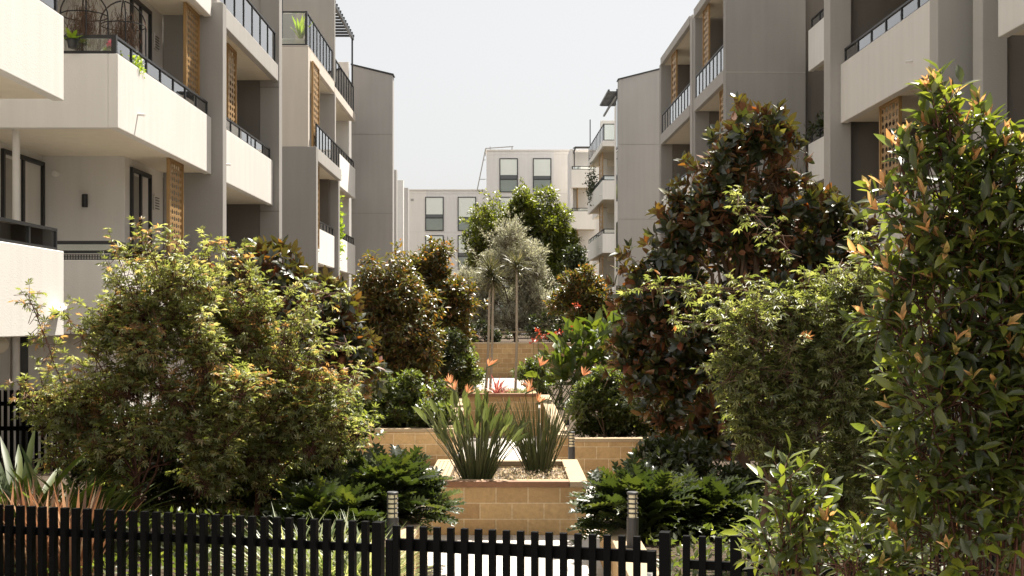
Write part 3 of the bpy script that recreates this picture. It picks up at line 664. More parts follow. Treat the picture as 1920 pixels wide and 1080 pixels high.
# ---- right middle block with white balconies
G = Block(5.1, 72.0, 900, 1, 'white apartment block of stacked balconies with a black pergola left of the right grey gable')
yf = G.yat(1102, 5.1)
G.box('wall', 'beige', 7.0, 12, 72.3, 84, -E, 12.9); G.box('wall', 'white_render', 5.9, 7.0, yf - .6, yf, -E, 12.9)
for z in (.96, 3.96, 6.96):
    G.balcony(5.1, 72.0, yf, z, h=1.08, depth=1.9, mat='white_render', step=1.1)
    G.balcony(5.75, yf, yf + 4, z, h=1.08, depth=1.2, mat='white_render', step=1.1)
    G.box('column', 'white_render', 5.5, 5.9, yf - 4.6, yf - 4.2, z + 1.1, z + 3.0)
    G.screen(5.35, 74.5, 76.5, z + 1.09, z + 2.98, cell=.25)
G.balcony(5.1, 72.0, yf, 9.96, h=.32, depth=1.9, mat='white_render', rh=.95, step=.9)
p = G.mb(); p.box(5.2, 5.26, yf - .3, yf - .24, 10.3, 13.0); p.box(5.8, 5.9, 71.8, 79, 12.75, 12.85)
for i in range(12): p.box(5.4, 7.2, 71.6 + i * .4, 71.72 + i * .4, 12.9, 12.98)
p.box(5.35, 5.45, 71.5, 76.5, 12.98, 13.06); p.build('pergola', 'black_metal', G.root)
G.box('privacy_panel', 'black_metal', 5.82, 6.1, 71.5, 71.6, 10.4, 13.1)
own('leafy plant spilling over a white balcony left of the right grey gable', G.root, leafobj('balcony_plant', 'dark_leaf', G.root, [place(T_kite(.5), np.random.default_rng(8).normal(size=(500, 3)) * np.array([.16, .7, .5]) + np.array([.0, yf - 72 - 3, E + 8.5]), sphere(np.random.default_rng(9), 500), sphere(np.random.default_rng(17), 500), np.full(500, .17), '')]))

# ---- right gable
Gg = Block(4.42, 53.0, 930, 1, 'tall plain grey gable wall with sloping top at the right of the sky gap')
Gg.mb().slopetop(4.42, 6.4, 53.0, 53.5, -E, 10.08, 10.58).build('gable_wall', 'grey_render', Gg.root, .01)
flash(Gg, 4.38, 6.44, 52.96, 53.55, 10.075, 10.595)
for z in (1.2, 4.3, 7.4): Gg.box('wall_joint', 'taupe', 4.42, 6.4, 52.992, 52.999, z, z + .018, bevel=0)
yg = Gg.yat(1152, 4.5)
Gg.box('side_wall', 'white_render', 4.5, 6.4, 53.51, yg, -E, 9.4)
for z in (-.5, 2.2, 5.2, 8.0 - .6): Gg.side_window(4.5, 54.0, 54.7, z, z + 2.1)

# ---- right tall bays
H = Block(5.74, 40.9, 900, 1, 'right taupe apartment block with sloping roof slabs over two recessed bays')
HF = 5.74; yn = H.yat(1356, HF)
H.box('wall', 'taupe', 7.4, 18, yn + .4, 48.6, -E, 9.9)
H.box('end_wall', 'taupe', HF, 7.96, yn - .35, yn, -E, 9.95)
H.box('end_wall', 'dark_taupe', 7.98, 18, yn - .15, yn + .2, -E, 9.95)
H.box('column', 'mid_taupe', HF + .02, 7.39, 40.95, 41.35, -E, 9.88); H.box('column', 'taupe', HF + .02, 6.2, 48.0, 48.4, -E, 9.75)
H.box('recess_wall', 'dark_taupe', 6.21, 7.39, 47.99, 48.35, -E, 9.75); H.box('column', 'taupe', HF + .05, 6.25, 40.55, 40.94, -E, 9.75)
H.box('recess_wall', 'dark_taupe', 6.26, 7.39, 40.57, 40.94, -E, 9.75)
for (a, b_) in ((yn + .01, 40.53), (41.37, 47.98)):
    H.balcony(HF, a, b_, 9.66, h=.28, depth=1.65, near=False, mat='mid_taupe', rh=0)
    H.balcony(HF, a, b_, 6.68, h=.38, depth=1.65, near=False, mat='mid_taupe', rh=.74, step=.62)
    H.balcony(HF + .12, a, b_, 3.68, h=1.08, depth=1.5, near=False, mat='white_render', step=.7)
    H.balcony(HF + .12, a, b_, .68, h=1.08, depth=1.5, near=False, mat='white_render', step=.7)
H.screen(HF + .18, H.yat(1330, HF + .18), H.yat(1319, HF + .18), 7.06, 9.67, cell=.16); H.screen(HF + .2, H.yat(1269, HF + .2), H.yat(1260, HF + .2), 7.06, 9.67, cell=.2)
H.screen(HF + .2, yn + .5, yn + 1.5, 4.76, 6.69, cell=.14)
H.box('wall_joint', 'mid_taupe', HF + .01, 7.95, yn - .356, yn - .351, 6.9, 6.93, bevel=0)

# ---- right near block
I = Block(6.25, 24.3, 905, 1, 'near right apartment block with long white balconies behind the tall lilly pilly')
IF = 6.25; yn2 = I.yat(1752, IF)
I.box('wall', 'dark_taupe', 8.3, 18, 6, 24.7, -E, 8.9)
I.box('column', 'mid_taupe', 6.05, 6.46, 24.36, 24.8, -E, 8.9); I.box('recess_wall', 'dark_taupe', 6.461, 10, 24.5, 24.78, -E, 8.9)
I.box('column', 'mid_taupe', 6.17, 8.29, yn2 - .36, yn2 - .01, -E, 8.9)
y3 = I.yat(1842, 6.5); I.box('column', 'mid_taupe', 6.5, 6.86, y3, y3 + .36, -E, 8.9); I.box('recess_wall', 'dark_taupe', 6.861, 8.29, y3 + .1, y3 + .34, -E, 8.9)
y4 = I.yat(1871, 6.3)
for z in (.8, 3.8, 6.8):
    I.balcony(IF, yn2, 24.35, z, h=1.12, depth=2.0, near=False, mat='cream', step=.85)
    I.balcony(6.3, 9.0, y4, z, h=1.12, depth=1.9, near=False, far=True, mat='cream', step=.85)
I.screen(6.48, I.yat(1688, 6.48), I.yat(1651, 6.48), 1.95, 3.83, cell=.12)
H2x = 7.95
I.box('wall', 'taupe', 9.6, 18, 24.8, 34.5, -E, 8.9)
J = Block(7.95, 34.4, 890, 1, 'set back right block with short white balconies beside the big plain taupe wall')
for z in (.7, 3.7, 6.75, 9.75): J.balcony(7.95, 26.0, 34.35, z, h=1.1, depth=1.6, near=False, mat='white_render', step=.8)
J.box('wall', 'dark_taupe', 9.56, 9.59, 25.5, 34.3, -E, 9.95)
own('dark leafy plants along the railing of the short set back right balcony', J.root, leafobj('balcony_plant', 'dark_leaf', J.root, [place(T_kite(.4), np.random.default_rng(18).normal(size=(700, 3)) * np.array([.08, 1.2, .10]) + np.array([.15, -2.2, E + 5.2]), sphere(np.random.default_rng(19), 700), sphere(np.random.default_rng(27), 700), np.full(700, .17), '')]))

# ---- things standing on the left upper balcony
def pot(name, x, y, z, r, h, mat, label, cat='pot plant'):
    root = empty(name, (x, y, z), 0, label, cat)
    MB().lathe([(r * .7, 0), (r * .75, .01), (r, h * .85), (r * 1.08, h * .86), (r * 1.08, h), (r * .95, h), (r * .93, h * .9)]).build('pot', mat, root)
    return root
rng = np.random.default_rng(71)
def bunch(root, mat, n, c, rad, tm, size, up=.6, name='foliage'):
    P, O, _ = twigs(rng, [(np.array(c), np.array(rad))], n, up, .3)
    return leafobj(name, mat, root, [place(tm, P, O, nrm(sphere(rng, n) + [0, 0, .8]), size * (.6 + .7 * rng.random(n)), '')])
z2 = E + 2.84 + 1.08
r_ = pot('potted_bromeliad', -6.36, 18.52, z2 + .06, .08, .13, 'pot_black', 'yellow leaved plant in a black basket pot hooked on the upper left railing')
leafobj('foliage', 'lime_leaf', r_, whorl_leaves(rng, np.zeros((2, 3)) + [0, 0, .1], np.array([[0, 0, 1.]] * 2), 9, T_blade(.28, .3), .2, 1.0)); 
MB().tube([(-.1, 0, .12), (-.1, .0, .2), (-.1, .14, .24)], .006, 5).tube([(.1, 0, .12), (.1, .0, .2), (.1, .14, .24)], .006, 5).tube([(.1 * math.cos(t * .524), .1 * math.sin(t * .524), .12) for t in range(13)], .006, 5).build('hanger', 'black_metal', r_)
r_ = pot('potted_geranium', -5.93, 19.0, z2 - .22, .12, .2, 'terracotta', 'pink geranium in bloom at the corner of the upper left balcony')
bunch(r_, 'hedge_leaf', 260, (0, 0, .27), (.13, .13, .1), T_kite(.8), .06); bunch(r_, 'magenta_petal', 260, (.02, -.03, .42), (.08, .08, .05), T_kite(.8), .04, name='flower')
r_ = pot('potted_daisy', -5.98, 19.75, z2 - .35, .14, .22, 'terracotta', 'leafy bush with tiny white flowers spilling over the upper left railing')
bunch(r_, 'lime_leaf', 900, (.05, 0, .38), (.2, .38, .24), T_kite(.45), .07); bunch(r_, 'white_petal', 90, (.05, 0, .45), (.24, .42, .2), T_kite(.9), .035, name='flower')
r_ = empty('wire_rack', (-6.0, 20.7, E + 3.1), 0, 'low black wire rack behind the railing right of the white flowers', 'rack')
m_ = MB()
for k in range(5): m_.tube([(0, -.35, .75 + k * .09), (0, .45, .75 + k * .09)], .007, 5)
for y in (-.35, .05, .45): m_.tube([(0, y, 0), (0, y, 1.15)], .01, 5)
m_.build('rack_frame', 'black_metal', r_)
for (x, y, lab) in ((-6.75, 20.2, 'left wrought iron arch hung with dried moss on the upper balcony'), (-6.35, 20.9, 'right wrought iron arch hung with dried moss on the upper balcony')):
    r_ = empty('iron_arch', (x, y, E + 3.1), 0, lab, 'garden arch', 'iron arches on the upper left balcony'); m_ = MB()
    for k in range(4):
        a = k * math.pi / 2 + .4; pts = [(.36 * math.cos(a), .36 * math.sin(a), 0), (.36 * math.cos(a), .36 * math.sin(a), 1.75)]
        for j in range(1, 7):
            t = j / 6; rr_ = .34 * (1 - t) ** 1.0 if t < 1 else 0; pts.append((.36 * math.cos(t * 1.5) * math.cos(a), .36 * math.cos(t * 1.5) * math.sin(a), 1.75 + .42 * math.sin(t * 1.35)))
        m_.tube(pts, .012, 6)
    m_.tube([(.36 * math.cos(t * .524), .36 * math.sin(t * .524), 1.75) for t in range(13)], .01, 5); m_.tube([(0, 0, 2.14), (0, 0, 2.3)], .012, 6); m_.lathe([(.02, 2.28), (.035, 2.31), (.005, 2.37)])
    m_.build('arch_frame', 'black_metal', r_)
    n = 900; P = rng.normal(size=(n, 3)) * [.12, .12, .2] + [0, 0, 1.6]
    leafobj('moss', 'moss', r_, [place(T_blade(.06, .1, 3), P, nrm(rng.normal(size=(n, 3)) * .35 + [0, 0, -1]), sphere(rng, n), np.full(n, .16), '')])
r_ = pot('potted_cactus', -6.35, 38.5, E + 8.26, .16, .25, 'terracotta', 'tall yellow green potted plant behind the glass corner of the left top terrace')
leafobj('foliage', 'lime_leaf', r_, whorl_leaves(rng, np.zeros((3, 3)) + [0, 0, .2], np.array([[0, 0, 1.]] * 3), 9, T_blade(.14, .1), .75, .35))

# ------------------------------------------------------------------ garden walls, planters
def wall(label, x0, x1, y0, y1, z0, z1, cap=.06, rot=None):
    root = empty('retaining_wall', ((x0 + x1) / 2, (y0 + y1) / 2, z0), 0, label, 'wall')
    m = MB().box(x0, x1, y0, y1, z0, z1 - cap); o = m.build('blockwork', 'sandstone', None, .006, True); o.parent = root; o.location = -root.location
    c = MB().box(x0 - .01, x1 + .01, y0 - .01, y1 + .01, z1 - cap + .001, z1).build('coping', 'coping', None, .008); c.parent = root; c.location = -root.location
    return root
wall('low block wall behind the fence left of the near path', -1.22, -.98, 10.3, 14.7, 0, .55); wall('low block wall behind the gate right of the near path', .98, 1.24, 9.2, 14.3, 0, .55)
wall('block wall turning left at the front of the paved plaza', -3.3, -1.23, 14.45, 14.7, 0, .55); wall('block wall turning right at the front of the paved plaza', 1.25, 2.55, 14.05, 14.3, 0, .55)
wall('block wall along the left side of the plaza', -3.35, -3.1, 14.71, 23.75, 0, .69); wall('block wall along the right side of the plaza', 2.32, 2.56, 14.31, 21.2, 0, .74)
wall('block wall across the back of the plaza left of the planter', -3.35, -1.1, 23.76, 24.0, 0, .69); wall('block wall across the back of the plaza right of the planter', .98, 2.56, 21.21, 21.45, 0, .74)
wall('low wall on the left edge of the middle path', -1.34, -1.1, 24.01, 35.6, 0, .72); wall('low wall on the right edge of the middle path', .74, .97, 21.46, 33.5, 0, .78)
wall('high sandstone block wall holding up the far terrace', -5.5, 5.5, 53.0, 53.3, .4, 1.84)
for a in ((-8.0, -1.23, 10.6, 14.44, -.01, .48), (-8.0, -3.36, 14.45, 37, -.01, .62), (-8.0, -1.35, 37.0, 53, .1, .75), (-3.36, -1.35, 24.01, 37, -.01, .62),
          (1.25, 8.2, 9.4, 14.04, -.01, .48), (2.57, 8.2, 14.05, 53, -.01, .66), (.98, 2.57, 21.46, 53, -.02, .64)):
    struct('garden_bed', 'soil', MB().box(*a))
struct('far_terrace', 'soil', MB().box(-9, 9, 53.31, 98, 0, 1.80))
# central planter
pl = empty('planter', (-.07, 16, 0), 0, 'large tan block planter with timber edged front in the middle of the plaza', 'planter')
def rel(o, root): o.parent = root; o.location = -root.location; return o
m = MB().box(-1.06, .93, 16, 16.24, 0, .60).box(-1.06, -.82, 16.24, 18.6, 0, .60).box(.70, .93, 16.24, 18.6, 0, .60).box(-.82, .70, 18.36, 18.6, 0, .60)
rel(m.build('blockwork', 'sandstone', None, .006, True), pl)
m = MB().box(.72, .95, 15.98, 18.62, .602, .67).box(-1.08, .719, 18.38, 18.62, .602, .67).box(-1.08, .72, 16.12, 16.26, .602, .668)
rel(m.build('coping', 'coping', None, .008), pl)
m = MB()
for k in range(3): m.box(-1.02, .715, 15.975 + k * .047, 16.018 + k * .047, .603, .672)
rel(m.build('timber_edge', 'timber', None, .004), pl)
m = MB()
for k in range(5): m.box(-1.08 + k * .056, -1.03 + k * .056, 16.27, 18.37, .603, .668)
rel(m.build('timber_seat', 'coping', None, .004), pl)
rel(MB().box(-.80, .70, 16.25, 18.36, .3, .58).build('soil', 'soil', None), pl)
# second planter, up the path
pl2 = empty('planter', (-.25, 30, 0), 0, 'second smaller planter edged with timber beneath the two slim dragon trees', 'planter')
rel(MB().box(-1.09, .60, 30, 30.2, 0, .93).box(-1.09, -.89, 30.2, 32.4, 0, .93).box(.40, .60, 30.2, 32.4, 0, .93).box(-1.09, .60, 32.4, 32.6, 0, .93).build('blockwork', 'sandstone', None, .006, True), pl2)
rel(MB().box(-1.09, .61, 29.96, 30.22, .932, 1.0).build('timber_edge', 'timber', None, .005), pl2)
rel(MB().box(-.89, .40, 30.2, 32.4, .3, .90).build('soil', 'soil', None), pl2)
# stone bench on the terrace
r_ = empty('bench', (0, 56.2, 1.8), 0, 'long pale stone bench under the silver olive tree', 'bench')
MB().box(-1.4, 1.5, -.25, .25, .42, .5).build('seat', 'coping', r_, .01)
for x in (-1.1, 1.2): MB().box(x - .12, x + .12, -.2, .2, 0, .419).build('leg', 'coping', r_, .01)
# bollard lights
def bollard(x, y, z, h, label, r=.055):
    root = empty('bollard_light', (x, y, z), 0, label, 'light', 'bollard lights along the garden path')
    MB().lathe([(r, 0), (r, h - .24)], n=20).build('post', 'grey_metal', root)
    MB().lathe([(r * 1.25, 0), (r * 1.25, .012)], n=20).build('base_plate', 'grey_metal', root)
    MB().lathe([(r * .82, h - .24), (r * .82, h - .025)], n=20).build('lamp', 'lens', root)
    m = MB()
    for k in range(4): m.lathe([(r * .9, 0), (r * .99, .004), (r * .99, .010), (r * .9, .014)], (0, 0, h - .205 + k * .045), 20)
    for k in range(4): a = k * math.pi / 2 + .5; m.box(r * .93 * math.cos(a) - .004, r * .93 * math.cos(a) + .004, r * .93 * math.sin(a) - .004, r * .93 * math.sin(a) + .004, h - .24, h - .026)
    m.build('louvre', 'grey_metal', root); MB().lathe([(r, h - .025), (r, h - .005), (r * .9, h)], n=20).build('cap', 'grey_metal', root)
    return root
bollard(-1.12, 12.0, .55, .52, 'black louvred bollard light at the left end of the gate'); bollard(1.13, 12.0, .55, .52, 'black louvred bollard light behind the right end of the gate')
bollard(.94, 20.2, 0, .94, 'bollard light rising behind the right corner of the central planter'); bollard(1.05, 24.5, .70, .34, 'small bollard light above the right wall of the middle path', .05)
bollard(-1.45, 33.0, .62, .5, 'distant bollard light in the left hedge below the rusty tree'); bollard(1.2, 31.5, .66, .42, 'distant bollard light by the large leaved canna')

# ------------------------------------------------------------------ fences
def fence(name, label, origin, ang, u0, u1, h, pitch=.1, pw=.046, pd=.046, rails=(-.17, -.95), post_u=(), gate=False, ph=.0, rail_h=.06, cat='fence'):
    root = empty(name, origin, ang, label, cat); n = int((u1 - u0) / pitch)
    pm = MB().box(-pw / 2, pw / 2, -pd / 2, pd / 2, .05, h).build('picket', 'fence_black', root, .002)
    mods = pm
    for i in range(n + 1):
        u = u0 + i * pitch
        if any(abs(u - p) < .07 for p in post_u): continue
        if mods is pm and i >= 0 and not pm.get('used'): o = pm; pm['used'] = 1
        else: o = pm.copy(); C.objects.link(o); o.parent = root
        o.location = (u, 0, 0)
    del pm['used']
    for r in rails: MB().box(u0 - .03, u1 + .03, pd / 2 + .001, pd / 2 + .036, h + r - rail_h, h + r).build('rail', 'fence_black', root, .002)
    for p in post_u: MB().box(p - .035, p + .035, -.045, .045, 0, h + ph).build('post', 'fence_black', root, .003)
    return root
ANG = -math.atan(.28); cu, su = math.cos(ANG), math.sin(ANG)
FO = (0, 8.95, 0)
fence('picket_fence', 'long black picket fence left of the gate in front of the maples', FO, ANG, -5.0, -1.09, 1.22, post_u=(-1.0,), pd=.055)
gt = fence('garden_gate', 'black picket gate standing in front of the central planter', FO, ANG, -.86, .92, 1.20, gate=True, pitch=.1025, rails=(-.10, -.85), rail_h=.085, cat='gate')
MB().box(-.94, -.885, -.02, .045, .06, 1.095).build('gate_stile', 'fence_black', gt, .002); MB().box(.955, 1.01, -.022, .05, .06, 1.105).build('gate_stile', 'fence_black', gt, .002)
MB().box(.96, 1.0, -.06, -.023, .90, .97).tube([(.98, -.06, .94), (.98, -.12, .94), (.91, -.125, .94)], .010, 8).build('latch', 'steel', gt)
fence('picket_fence', 'black picket fence right of the gate behind the low lilly pilly', FO, ANG, 1.22, 4.6, 1.22, post_u=(1.075, 1.55), pitch=.107, ph=.02)
fence('picket_fence', 'small dark picket fence before the ground floor wall at far left', (-7.9, 17.6, .48), 0, 0, 2.6, 1.25, pitch=.085, pw=.04, pd=.04, rails=(-.16, -.5), post_u=())

# ------------------------------------------------------------------ trees
PALM = T_palm(); KITE = T_kite(.42); OVAL = T_oval(); NARROW = T_kite(.22, .05, .1)
def fn_palm(size, n=4, droop=.15): return lambda rng, P, O, tl: twig_leaves(rng, P, O, tl, n, PALM, size, droop, .8, 1.5, jit=.38)
def fn_leaf(t, size, n=5, droop=.1, spread=.8): return lambda rng, P, O, tl: twig_leaves(rng, P, O, tl, n, t, size, droop, spread)
def fn_whorl(t, size, n=7, ang=1.15): return lambda rng, P, O, tl: whorl_leaves(rng, P, O, n, t, size, ang, tl)
def shoot(pts, Y, n, rng):      # a long bare shoot with leaf twigs along it
    w_ = np.array([W(px, py, Y) for px, py in pts]); t = np.linspace(0, len(w_) - 1.001, n); i = t.astype(int); f = (t - i)[:, None]
    P = w_[i] * (1 - f) + w_[i + 1] * f + rng.normal(size=(n, 3)) * .012
    d = nrm(w_[i + 1] - w_[i]); O = nrm(d * .6 + sphere(rng, n) * .8); return P, O, w_
rg = np.random.default_rng(3)
# left Japanese maples
ex1 = [shoot(p, 12.6, n, rg) for p, n in (([(150, 790), (105, 690), (80, 620), (52, 552)], 34), ([(220, 780), (190, 690), (160, 640), (122, 588)], 30), ([(250, 560), (225, 490), (212, 462)], 14), ([(300, 520), (280, 460), (262, 436)], 16))]
cl = clumps_px([(270, 575, 75, 65), (330, 545, 70, 45), (235, 640, 60, 70), (300, 650, 110, 90), (215, 740, 95, 70), (130, 775, 50, 45), (320, 770, 130, 90), (180, 850, 100, 60), (320, 870, 130, 60), (105, 800, 35, 40), (400, 700, 80, 80)], 12.8, .55)
t_, _ = tree('maple_tree', 'feathery green maple with orange tinged leaves nearest the left balconies', 'tree', 11, np.array([-3.75, 12.8, .48]), cl, 1950, fn_palm(.074), 'maple_leaf', 'red_bark', .032, 1.1, .17, .45, .35, sub=(9, .25, .45), sprays=60, spray_len=.34,
     extra=(np.concatenate([e[0] for e in ex1]), np.concatenate([e[1] for e in ex1])))
for e in ex1: leafobj('shoot', 'red_bark', t_, [segs(e[2][:-1], e[2][1:], .006, .004, 4)], (-3.75, 12.8, .48))
ex1 = [shoot(p, 13.4, n, rg) for p, n in (([(400, 530), (392, 480), (384, 452)], 12), ([(470, 520), (440, 480), (412, 462)], 12), ([(560, 600), (600, 560), (640, 548)], 16))]
cl = clumps_px([(420, 560, 70, 50), (470, 610, 60, 50), (400, 620, 90, 80), (500, 670, 75, 75), (560, 665, 40, 45), (460, 760, 130, 100), (570, 760, 75, 70), (560, 860, 90, 55), (450, 880, 100, 50), (620, 830, 50, 45), (600, 760, 45, 50), (345, 590, 60, 55)], 13.6, .55)
t_, _ = tree('maple_tree', 'broad light green maple in the middle of the left bed before the bronze magnolias', 'tree', 12, np.array([-2.75, 13.7, .48]), cl, 1800, fn_palm(.074), 'maple_leaf', 'red_bark', .036, 1.2, .17, .45, .35, sub=(9, .25, .45), sprays=60, spray_len=.34,
     extra=(np.concatenate([e[0] for e in ex1]), np.concatenate([e[1] for e in ex1])))
for e in ex1: leafobj('shoot', 'red_bark', t_, [segs(e[2][:-1], e[2][1:], .006, .004, 4)], (-2.75, 13.7, .48))
# left magnolias
MAG = T_oval(.42, .12, .10)
cl = clumps_px([(505, 500, 50, 46), (545, 520, 30, 40), (470, 560, 55, 50), (520, 600, 55, 60), (480, 690, 70, 80), (450, 520, 25, 25)], 17.0)
tree('magnolia_tree', 'bronze leaved magnolia peeking over the broad left maple', 'tree', 21, np.array([-3.3, 17.0, .6]), cl, 420, fn_whorl(MAG, .18), 'magnolia_leaf', 'bark', .06, 1.6, .12, .6, .5)
cl = clumps_px([(585, 560, 42, 42), (560, 610, 55, 55), (625, 600, 44, 55), (670, 690, 40, 60), (605, 690, 55, 60), (560, 740, 60, 60), (640, 650, 26, 50), (655, 720, 30, 50)], 18.5)
tree('magnolia_tree', 'dark bronze magnolia between the left maple and the rusty cone tree', 'tree', 22, np.array([-2.95, 18.5, .6]), cl, 620, fn_whorl(MAG, .18), 'magnolia_leaf', 'bark', .06, 1.4, .12, .6, .45)
# rusty evergreens
cl = clumps_px([(722, 512, 36, 34), (705, 555, 46, 40), (672, 640, 26, 60), (738, 590, 66, 50), (785, 600, 36, 60), (680, 700, 40, 50), (712, 640, 50, 50), (750, 650, 50, 60), (725, 700, 60, 50), (770, 690, 30, 50)], 27)
tree('evergreen_tree', 'rounded rusty green tree left of the block wall with drooping leaves', 'tree', 23, np.array([-2.6, 27, .6]), cl, 3000, fn_leaf(T_kite(.4), .14, 5, .5), 'bronze_leaf', 'bark', .07, 1.8, .2, .3, .4, sprays=26, spray_len=.35)
cl = clumps_px([(815, 488, 26, 26), (800, 525, 44, 36), (770, 520, 20, 30), (770, 580, 30, 40), (835, 560, 36, 45), (815, 610, 55, 50), (850, 620, 30, 40), (800, 660, 45, 30), (868, 585, 14, 30)], 33)
tree('evergreen_tree', 'orange tinged cone tree left of the silver olive', 'tree', 24, np.array([-2.0, 33, .6]), cl, 3200, fn_leaf(T_kite(.45), .14, 5, .2), 'bronze_leaf', 'bark', .07, 1.8, .18, .5, .4, sprays=30, spray_len=.45)
cl = clumps_px([(1090, 535, 26, 26), (1075, 565, 34, 34), (1118, 570, 36, 34), (1100, 600, 50, 34), (1150, 600, 30, 40)], 44)
tree('evergreen_tree', 'small bronze tree right of the olive in front of the white balconies', 'tree', 25, np.array([2.6, 44, .6]), cl, 2300, fn_leaf(T_kite(.45), .18, 5, .1), 'bronze_leaf', 'bark', .07, 1.6, .2, .5, .4, sub=(6, .5, .8))
cl = clumps_px([(1078, 490, 16, 22), (1072, 530, 22, 34), (1062, 580, 26, 34)], 62)
tree('dark_tree', 'narrow dark tree between the green tree and the white balconies', 'tree', 26, np.array([2.8, 62, 1.8]), cl, 1500, fn_leaf(KITE, .2, 5, .1), 'dark_leaf', 'bark', .08, 3, .25, .5, .4, sub=(6, .5, .8))
cl = clumps_px([(1000, 388, 36, 32), (960, 405, 50, 38), (920, 430, 42, 45), (905, 470, 26, 40), (1030, 540, 48, 60), (1040, 450, 34, 44), (1015, 440, 44, 45), (960, 480, 60, 50), (1035, 490, 34, 60), (1020, 560, 45, 50), (930, 500, 36, 40), (1045, 430, 14, 30), (905, 480, 12, 20), (1040, 600, 35, 40)], 74)
tree('shade_tree', 'large bright green round tree against the rear block', 'tree', 27, np.array([1.2, 74, 1.8]), cl, 10500, fn_leaf(KITE, .25, 5, .1), 'camphor_leaf', 'bark', .16, 4.0, .3, .5, .55, sprays=40, spray_len=.7, sub=(6, .5, .8))
cl = clumps_px([(960, 455, 24, 30), (930, 500, 36, 36), (985, 500, 36, 40), (895, 545, 32, 46), (950, 560, 60, 48), (1010, 560, 34, 44), (960, 600, 60, 22), (905, 580, 24, 26), (1010, 590, 16, 20)], 58)
tree('olive_tree', 'silver grey olive tree on the terrace behind the two slim dragon trees', 'tree', 28, np.array([.2, 58, 1.8]), cl, 6000, fn_leaf(T_kite(.24, .05, .05), .17, 6, 0, .6), 'olive_leaf', 'bark', .11, 2.6, .32, .9, .35, sprays=60, spray_len=.7)
# small planting on the terrace edge
def shrub(name, label, cat, seed, clumps, n, fn, leaf, base=None, tl=.1, up=.6, inner=.4, group=None, stems=True, stem_mat='bark'):
    rng = np.random.default_rng(seed); c0 = np.mean([c[0] for c in clumps], 0)
    zb = min(c[0][2] - c[1][2] for c in clumps); b = np.array([c0[0], c0[1], zb if base is None else base])
    root = empty(name, tuple(b), 0, label, cat, group); P, O, idx = twigs(rng, split(rng, clumps, 8, .42, .75), n, up, .2)
    k = P[:, 2] > b[2] + .03; P, O = P[k], O[k]
    leafobj('foliage', leaf, root, fn(rng, P, O, tl), b)
    if stems:
        q = rng.choice(len(P), min(len(P), 60)); A_ = np.tile(b, (len(q), 1)) + rng.normal(size=(len(q), 3)) * np.array([.15, .15, 0]); M_ = (A_ + P[q]) / 2 + rng.normal(size=(len(q), 3)) * .06
        leafobj('stem', stem_mat, root, [segs(A_, M_, .012, .008, 4), segs(M_, P[q], .008, .003, 4), segs(P - O * tl * .5, P + O * tl, .003, .002, 3)], b)
    return root
HK = fn_leaf(T_kite(.5), .085, 6, .0, .8)
def hk(s): return fn_leaf(T_kite(.52), s, 6, .0, .8)
shrub('hedge_shrub', 'dark low shrubs on the terrace below the olive tree', 'shrub', 31, clumps_px([(890, 625, 30, 20), (935, 630, 25, 12), (860, 640, 25, 22)], 54.5), 700, hk(.13), 'dark_leaf', 1.8)
shrub('hedge_shrub', 'dark shrubs on the terrace right of the stone bench', 'shrub', 32, clumps_px([(1045, 600, 30, 32), (1085, 620, 40, 26), (1005, 612, 18, 18)], 55), 700, hk(.13), 'dark_leaf', 1.8)
shrub('hedge_shrub', 'glossy rounded shrub below the rusty trees left of the far paving', 'shrub', 33, clumps_px([(850, 688, 48, 42), (810, 700, 55, 42), (880, 700, 22, 32)], 34), 1500, hk(.11), 'hedge_leaf', .62)
shrub('hedge_shrub', 'glossy shrub at the foot of the rounded rusty tree', 'shrub', 34, clumps_px([(770, 740, 55, 44), (700, 735, 50, 50), (810, 745, 32, 42)], 28), 1500, hk(.095), 'hedge_leaf', .62)
shrub('hedge_shrub', 'wide glossy hedge above the left wall of the plaza', 'shrub', 35, clumps_px([(720, 765, 60, 45), (790, 775, 45, 36), (660, 755, 50, 50), (610, 740, 50, 55), (828, 788, 20, 26), (750, 740, 40, 36), (700, 795, 60, 20), (780, 800, 50, 18)], 24.4), 2900, hk(.10), 'hedge_leaf', .62)
shrub('hedge_shrub', 'bushy green shrub below the left magnolias', 'shrub', 36, clumps_px([(640, 730, 60, 40), (590, 800, 50, 40), (640, 800, 30, 30)], 21), 900, hk(.085), 'hedge_leaf', .62)
shrub('hedge_shrub', 'glossy hedge above the right wall of the plaza', 'shrub', 37, clumps_px([(1130, 755, 55, 50), (1180, 745, 50, 50), (1100, 775, 30, 36), (1210, 780, 45, 45), (1140, 798, 50, 20)], 22.2), 2500, hk(.095), 'hedge_leaf', .66)
shrub('hedge_shrub', 'small glossy shrub left of the canna beside the far paving', 'shrub', 38, clumps_px([(985, 700, 18, 24), (1005, 690, 20, 22), (1020, 720, 30, 26)], 36), 500, hk(.11), 'hedge_leaf', .5)
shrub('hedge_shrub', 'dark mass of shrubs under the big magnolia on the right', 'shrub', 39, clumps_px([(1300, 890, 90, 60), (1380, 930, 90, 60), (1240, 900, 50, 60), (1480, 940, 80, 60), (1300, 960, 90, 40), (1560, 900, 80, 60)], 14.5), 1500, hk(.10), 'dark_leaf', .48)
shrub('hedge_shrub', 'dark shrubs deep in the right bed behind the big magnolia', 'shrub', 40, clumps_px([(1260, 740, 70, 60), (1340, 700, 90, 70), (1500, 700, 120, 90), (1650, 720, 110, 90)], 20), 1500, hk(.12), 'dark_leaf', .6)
shrub('hedge_shrub', 'leafy shrub filling the corner between the broad maple and the lobed philodendron', 'shrub', 43, clumps_px([(600, 860, 55, 45), (645, 850, 40, 40), (560, 900, 60, 40), (665, 810, 30, 26)], 14.3), 900, hk(.085), 'hedge_leaf', .48)
